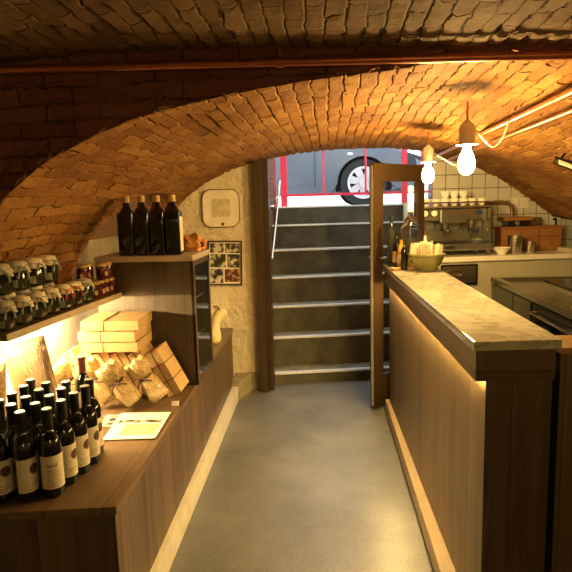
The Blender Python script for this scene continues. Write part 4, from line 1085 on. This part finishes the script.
for x in (EX0 + .03, EX0 + .105):
    c = gp(x, E0 + .345, -.14); bm = bmnew(); lathe(bm, [(.026, 0), (.03, .0), (.03, .012), (.024, .014), (.024, .009)], c, 20, RX); g_ = obj('gauge', bm, 'car_black', em, True)
    bm = bmnew(); lathe(bm, [(0, .010), (.0235, .010), (.0235, .008), (0, .008)], c, 20, RX); obj('dial', bm, 'dial', g_)
bm = bmnew(); prism(bm, [gp(EX1 - .065 + .03 * cos(2 * pi * k / 20), E0 + .345 + .016 * sin(2 * pi * k / 20), -.142) for k in range(20)], (0, -.003, 0)); obj('blue_badge', bm, 'blue', em)
for x in (EX0 + .20, EX0 + .42):
    bm = bmnew(); c = gp(x, E0 + .20, -.10); lathe(bm, [(0, 0), (.03, 0), (.036, .006), (.036, .045), (.042, .05), (.042, .085), (0, .085)], c, 20); gh = obj('group_head', bm, 'chrome', em, True)
    bm = bmnew(); h0 = gp(x, E0 + .215, -.13); h1 = gp(x + .01, E0 + .20, -.27); tube(bm, [h0, h0.lerp(h1, .4), h1], [.012, .011, .015], 10); obj('portafilter_handle', bm, 'car_black', gh, True)
    bm = bmnew(); tube(bm, [gp(x, E0 + .2, -.10), gp(x, E0 + .165, -.10)], .011, 8); obj('spout', bm, 'chrome', gh, True)
for x in (EX0 + .02, EX1 - .02):
    bm = bmnew(); tube(bm, smooth_path([gp(x, E0 + .29, -.14), gp(x, E0 + .285, -.18), gp(x + .005, E0 + .22, -.2), gp(x + .01, E0 + .14, -.2)], 5), .006, 8); obj('steam_wand', bm, 'chrome', em, True)
for x in (EX0 + .01, EX1 - .01):
    for n in (-.20, .12):
        bm = bmnew(); lathe(bm, [(0, .0), (.018, 0), (.016, .045), (0, .045)], gp(x, E0 + .0005, n), 14); obj('foot', bm, 'chrome', em, True)
# cups on the machine
cups = []
def make_cup():
    w = thing('coffee_cup', 'white coffee cup', 'cup', (0, 0, 0), 'white cups on the espresso machine')
    bm = bmnew(); lathe(bm, [(0, .003), (.018, 0), (.02, .004), (.033, .03), (.036, .058), (.034, .058), (.030, .03), (0, .01)], (0, 0, 0), 20); obj('cup_body', bm, 'white_cer', w, True)
    bm = bmnew(); tube(bm, smooth_path([(.034, 0, .048), (.052, 0, .045), (.05, 0, .025), (.031, 0, .02)], 4), .0035, 6); obj('handle', bm, 'white_cer', w, True); return w
cp = make_cup(); cc = 0
ords = ['first', 'second', 'third', 'fourth', 'fifth', 'sixth', 'seventh']
for k in range(7):
    loc = gp(EX0 + .045 + .076 * k, E0 + .4025, -.12)
    lab = 'white coffee cup, %s from the left in the front row on the espresso machine' % ords[k]
    if k == 0: place(cp, loc, 1.2); cp['label'] = lab
    else: dup(cp, loc, random.uniform(.6, 2.4), lab)
for k in (2, 3, 4):
    dup(cp, gp(EX0 + .045 + .076 * k, E0 + .462, -.12), random.uniform(.6, 2.4), 'white coffee cup stacked on the %s front cup of the espresso machine' % ords[k])
# lit white switch above the machine, switch plate
bm = bmnew(); gbox(bm, 1.262, 1.306, .185, .199, 1.545, 1.60); bev(bm, .003); tag(obj('wall_socket', bm, 'plastic_white', loc=GX(1.284, .19, 1.57)), 'small white wall socket right above the espresso machine', 'socket')
bm = bmnew(); gbox(bm, 1.60, 1.76, .19, .199, 1.46, 1.55); bev(bm, .003)
swp = thing('switch_plate', 'pale switch plate on the tiles above the wooden chest', 'switch', GX(1.68, .19, 1.5)); obj('plate', bm, 'plastic_white', swp)
bm = bmnew(); gbox(bm, 1.67, 1.672, .186, .1895, 1.47, 1.54); obj('gap', bm, 'black', swp)
# hose
bm = bmnew(); tube(bm, smooth_path([gp(1.338, 1.50, .10), gp(1.42, 1.515, .10), gp(1.50, 1.515, .10), gp(1.565, 1.49, .10), gp(1.58, 1.43, .10), gp(1.58, 1.392, .10)], 6), .016, 10)
tag(obj('metal_hose', bm, 'hose', smooth=True, loc=GX(1.45, .10, 1.5)), 'brown curved hose from the espresso machine to the wooden chest', 'hose')
# wooden chest
wc = thing('wooden_chest', 'orange-brown wooden chest of small drawers on the back counter', 'chest', GX(1.7, .06, BT))
X0, X1, ZB, ZTp = 1.455, 1.985, BT + .0005, 1.295
bm = bmnew(); gbox(bm, X0, X1, -.02, .18, ZB, ZTp); bev(bm, .003); obj('chest_body', bm, 'box_wood', wc)
bm = bmnew(); gbox(bm, X0 - .008, X1 + .008, -.035, .185, ZTp, ZTp + .012); obj('top', bm, 'box_wood', wc)
for a, b, z0, z1 in ((X0 + .01, X0 + .32, ZTp - .075, ZTp - .006), (X0 + .01, X0 + .18, ZB + .01, ZTp - .082), (X0 + .19, X0 + .32, ZB + .01, ZTp - .082), (X0 + .335, X1 - .01, ZTp - .075, ZTp - .006), (X0 + .335, X1 - .01, ZB + .01, ZTp - .082)):
    bm = bmnew(); gbox(bm, a, b, -.032, -.0205, z0, z1); bev(bm, .003); d_ = obj('drawer', bm, 'box_wood', wc)
    bm = bmnew(); lathe(bm, [(0, .012), (.008, .012), (.006, 0), (0, 0)], gp((a + b) / 2, (z0 + z1) / 2, -.0325), 12, RX); obj('knob', bm, 'stem', d_)
kb = thing('knock_box', 'dark steel box with wooden top standing on the wooden chest', 'box', GX(1.6, .06, ZTp + .012))
bm = bmnew(); gbox(bm, 1.515, 1.70, .0, .16, ZTp + .0125, ZTp + .062); obj('box_body', bm, 'black_gloss', kb)
bm = bmnew(); gbox(bm, 1.475, 1.73, -.02, .17, ZTp + .0625, ZTp + .094); bev(bm, .003); obj('lid', bm, 'box_wood', kb)
bm = bmnew(); lathe(bm, [(0, .004), (.018, .004), (.018, 0), (0, 0)], gp(1.60, ZTp + .04, -.001), 14, RX); obj('knob', bm, 'chrome', kb)
bm = bmnew(); prism(bm, [gp(1.745, ZTp + .0125, .12), gp(1.855, ZTp + .0125, .12), gp(1.855, ZTp + .085, .14), gp(1.745, ZTp + .085, .14)], (0, .008, 0))
sf = thing('steel_tray', 'small steel tray leaning on the tiles above the chest', 'tray', GX(1.8, .12, ZTp + .012)); obj('tray_rim', bm, 'steel', sf)
bm = bmnew(); prism(bm, [gp(1.757, ZTp + .022, .1215), gp(1.843, ZTp + .022, .1215), gp(1.843, ZTp + .077, .1365), gp(1.757, ZTp + .077, .1365)], (0, -.003, 0)); obj('inset', bm, 'steel_rough', sf)
bm = bmnew(); tube(bm, smooth_path([gp(1.96, ZTp + .013, .06), gp(1.96, ZTp + .05, .06), gp(1.95, ZTp + .068, .05), gp(1.925, ZTp + .062, .03)], 5), .009, 8)
tag(obj('dark_tap', bm, 'car_black', smooth=True, loc=GX(1.96, .06, ZTp + .012)), 'small dark bent tap on the right end of the chest', 'tap')
# steel cups and bowl
def steel_cup(name, label, x, n, R_, H_, holes):
    t_ = thing(name, label, 'utensil holder', GX(x, n, BT + .0005), 'steel holders on the back counter'); c = V(GX(x, n, BT + .0005))
    bm = bmnew(); lathe(bm, [(0, .003), (R_ - .002, 0), (R_, .003), (R_, H_), (R_ + .003, H_ + .002), (R_ - .003, H_), (R_ - .003, .006), (0, .006)], c, 28); b_ = obj('body', bm, 'steel', t_, True)
    if holes:
        bm = bmnew()
        for i in range(9):
            for j in range(6):
                a = -pi + i * .39; d = V((cos(a), sin(a), 0)); e = V((-sin(a), cos(a), 0)); p = c + d * (R_ + .0005) + V((0, 0, .022 + j * .019))
                prism(bm, [p + e * .005 * cos(k) + V((0, 0, .005 * sin(k))) for k in [2 * pi * q / 8 for q in range(8)]], d * .0006)
        obj('holes', bm, 'black', b_)
    return t_
steel_cup('perforated_holder', 'tall perforated steel holder in front of the wooden chest', 1.535, -.14, .058, .145, True)
steel_cup('steel_cup', 'short plain steel cup right of the perforated holder', 1.665, -.13, .036, .092, False)
bm = bmnew(); c = V(GX(1.405, -.20, BT + .0005)); lathe(bm, [(0, .003), (.03, 0), (.032, .005), (.064, .042), (.074, .056), (.071, .056), (.056, .033), (.03, .012), (0, .01)], c, 30)
tag(obj('white_bowl', bm, 'white_cer', smooth=True, loc=c), 'empty white bowl on the back counter beside the espresso machine', 'bowl')
nk = thing('napkin_stack', 'stack of pale napkins at the right end of the back counter', 'napkins', GX(2.05, -.1, BT))
bm = bmnew(); gbox(bm, 1.93, 2.12, -.22, -.06, BT + .0005, BT + .035); bev(bm, .006); obj('napkins', bm, 'sachet', nk)
bm = bmnew(); tube(bm, smooth_path([gp(2.02, BT + .001, -.27), gp(2.02, BT + .03, -.27), gp(1.99, BT + .035, -.29), gp(1.96, BT + .02, -.31)], 5), .008, 8)
tag(obj('counter_tap', bm, 'car_black', smooth=True, loc=GX(2.02, -.27, BT)), 'small dark tap at the front edge of the back counter', 'tap')

# ------------------------------------------------------------------ steel worktop unit behind the bar
ut = thing('steel_work_unit', 'low steel work unit with dark glass doors behind the bar', 'work unit', (1.65, 3.3, 0))
UX, UY0, UY1, UZ = 1.235, 2.05 + .05, 4.36, .95
bm = bmnew(); box(bm, UX + .02, 2.17, UY0 + .02, UY1, 0, UZ - .04); obj('unit_body', bm, 'black_gloss', ut)
bm = bmnew(); box(bm, UX, UX + .05, UY0, UY1, UZ - .035, UZ + .0); box(bm, UX + .05, 2.18, UY1 - .05, UY1, UZ - .035, UZ); box(bm, UX + .05, 2.18, UY0, UY1 - .05, UZ - .039, UZ - .02); obj('worktop', bm, 'steel_dark', ut)
bm = bmnew(); box(bm, UX - .002, UX + .018, 3.50, 3.82, .12, UZ - .045); obj('door', bm, 'machine_dark', ut)
for y0, y1 in ((2.12, 2.72), (2.76, 3.46), (3.84, 4.33)):
    bm = bmnew(); box(bm, UX, UX + .018, y0, y1, .12, UZ - .045); d_ = obj('door', bm, 'black_gloss', ut)
    if y0 < 3: 
        bm = bmnew(); z_ = UZ - .09; tube(bm, [(UX - .002, y0 + .06, z_), (UX - .035, y0 + .06, z_), (UX - .035, y1 - .06, z_), (UX - .002, y1 - .06, z_)], .008, 8); obj('handle', bm, 'chrome', d_, True)
bt = thing('black_hob', 'black glass hob plate raised on the steel work unit', 'hob', (1.75, 3.55, UZ - .02))
bm = bmnew(); box(bm, 1.44, 2.1, 3.20, 3.85, UZ + .03, UZ + .05); bev(bm, .003); obj('plate', bm, 'black_gloss', bt)
bm = bmnew(); box(bm, 1.50, 2.06, 3.26, 3.80, UZ - .0195, UZ + .0295); obj('base', bm, 'steel_rough', bt)
bm = bmnew(); box(bm, 1.33, 1.62, 2.75, 3.15, UZ - .0195, UZ - .005); bev(bm, .003)
tag(obj('cutting_board', bm, 'box_wood', loc=(1.48, 2.95, UZ - .02)), 'brown cutting board lying on the steel work unit', 'board')

# ------------------------------------------------------------------ light, world, camera
w = bpy.data.worlds.new('World'); sc.world = w; w.use_nodes = True
bg = w.node_tree.nodes['Background']; bg.inputs['Color'].default_value = (.86, .93, 1.0, 1); bg.inputs['Strength'].default_value = 2.1

H, f_ = 1.53, 560.
r_, th_, ps = radians(1.5), radians(8.1173), radians(4.4584)
R_ = V((cos(ps), sin(ps), 0)); F_ = V((-sin(ps) * cos(th_), cos(ps) * cos(th_), -sin(th_))); U_ = R_.cross(F_)
rt = R_ * cos(r_) - U_ * sin(r_); up = R_ * sin(r_) + U_ * cos(r_)
cam = bpy.data.cameras.new('camera'); co = bpy.data.objects.new('camera', cam); C.objects.link(co)
M = Matrix((rt, up, -F_)).transposed().to_4x4(); M.translation = V((0, 0, H)); co.matrix_world = M
cam.sensor_width = 36; cam.lens = f_ / 572 * 36; cam.clip_start = .02
sc.camera = co
sc.view_settings.view_transform = 'Standard'; sc.view_settings.look = 'None'; sc.view_settings.gamma = 1
sc.view_settings.exposure = 1.0
sc.view_settings.use_curve_mapping = False
sc.cycles.max_bounces = 10; sc.cycles.diffuse_bounces = 6; sc.cycles.glossy_bounces = 5; sc.cycles.transmission_bounces = 8
sc.cycles.sample_clamp_indirect = 8
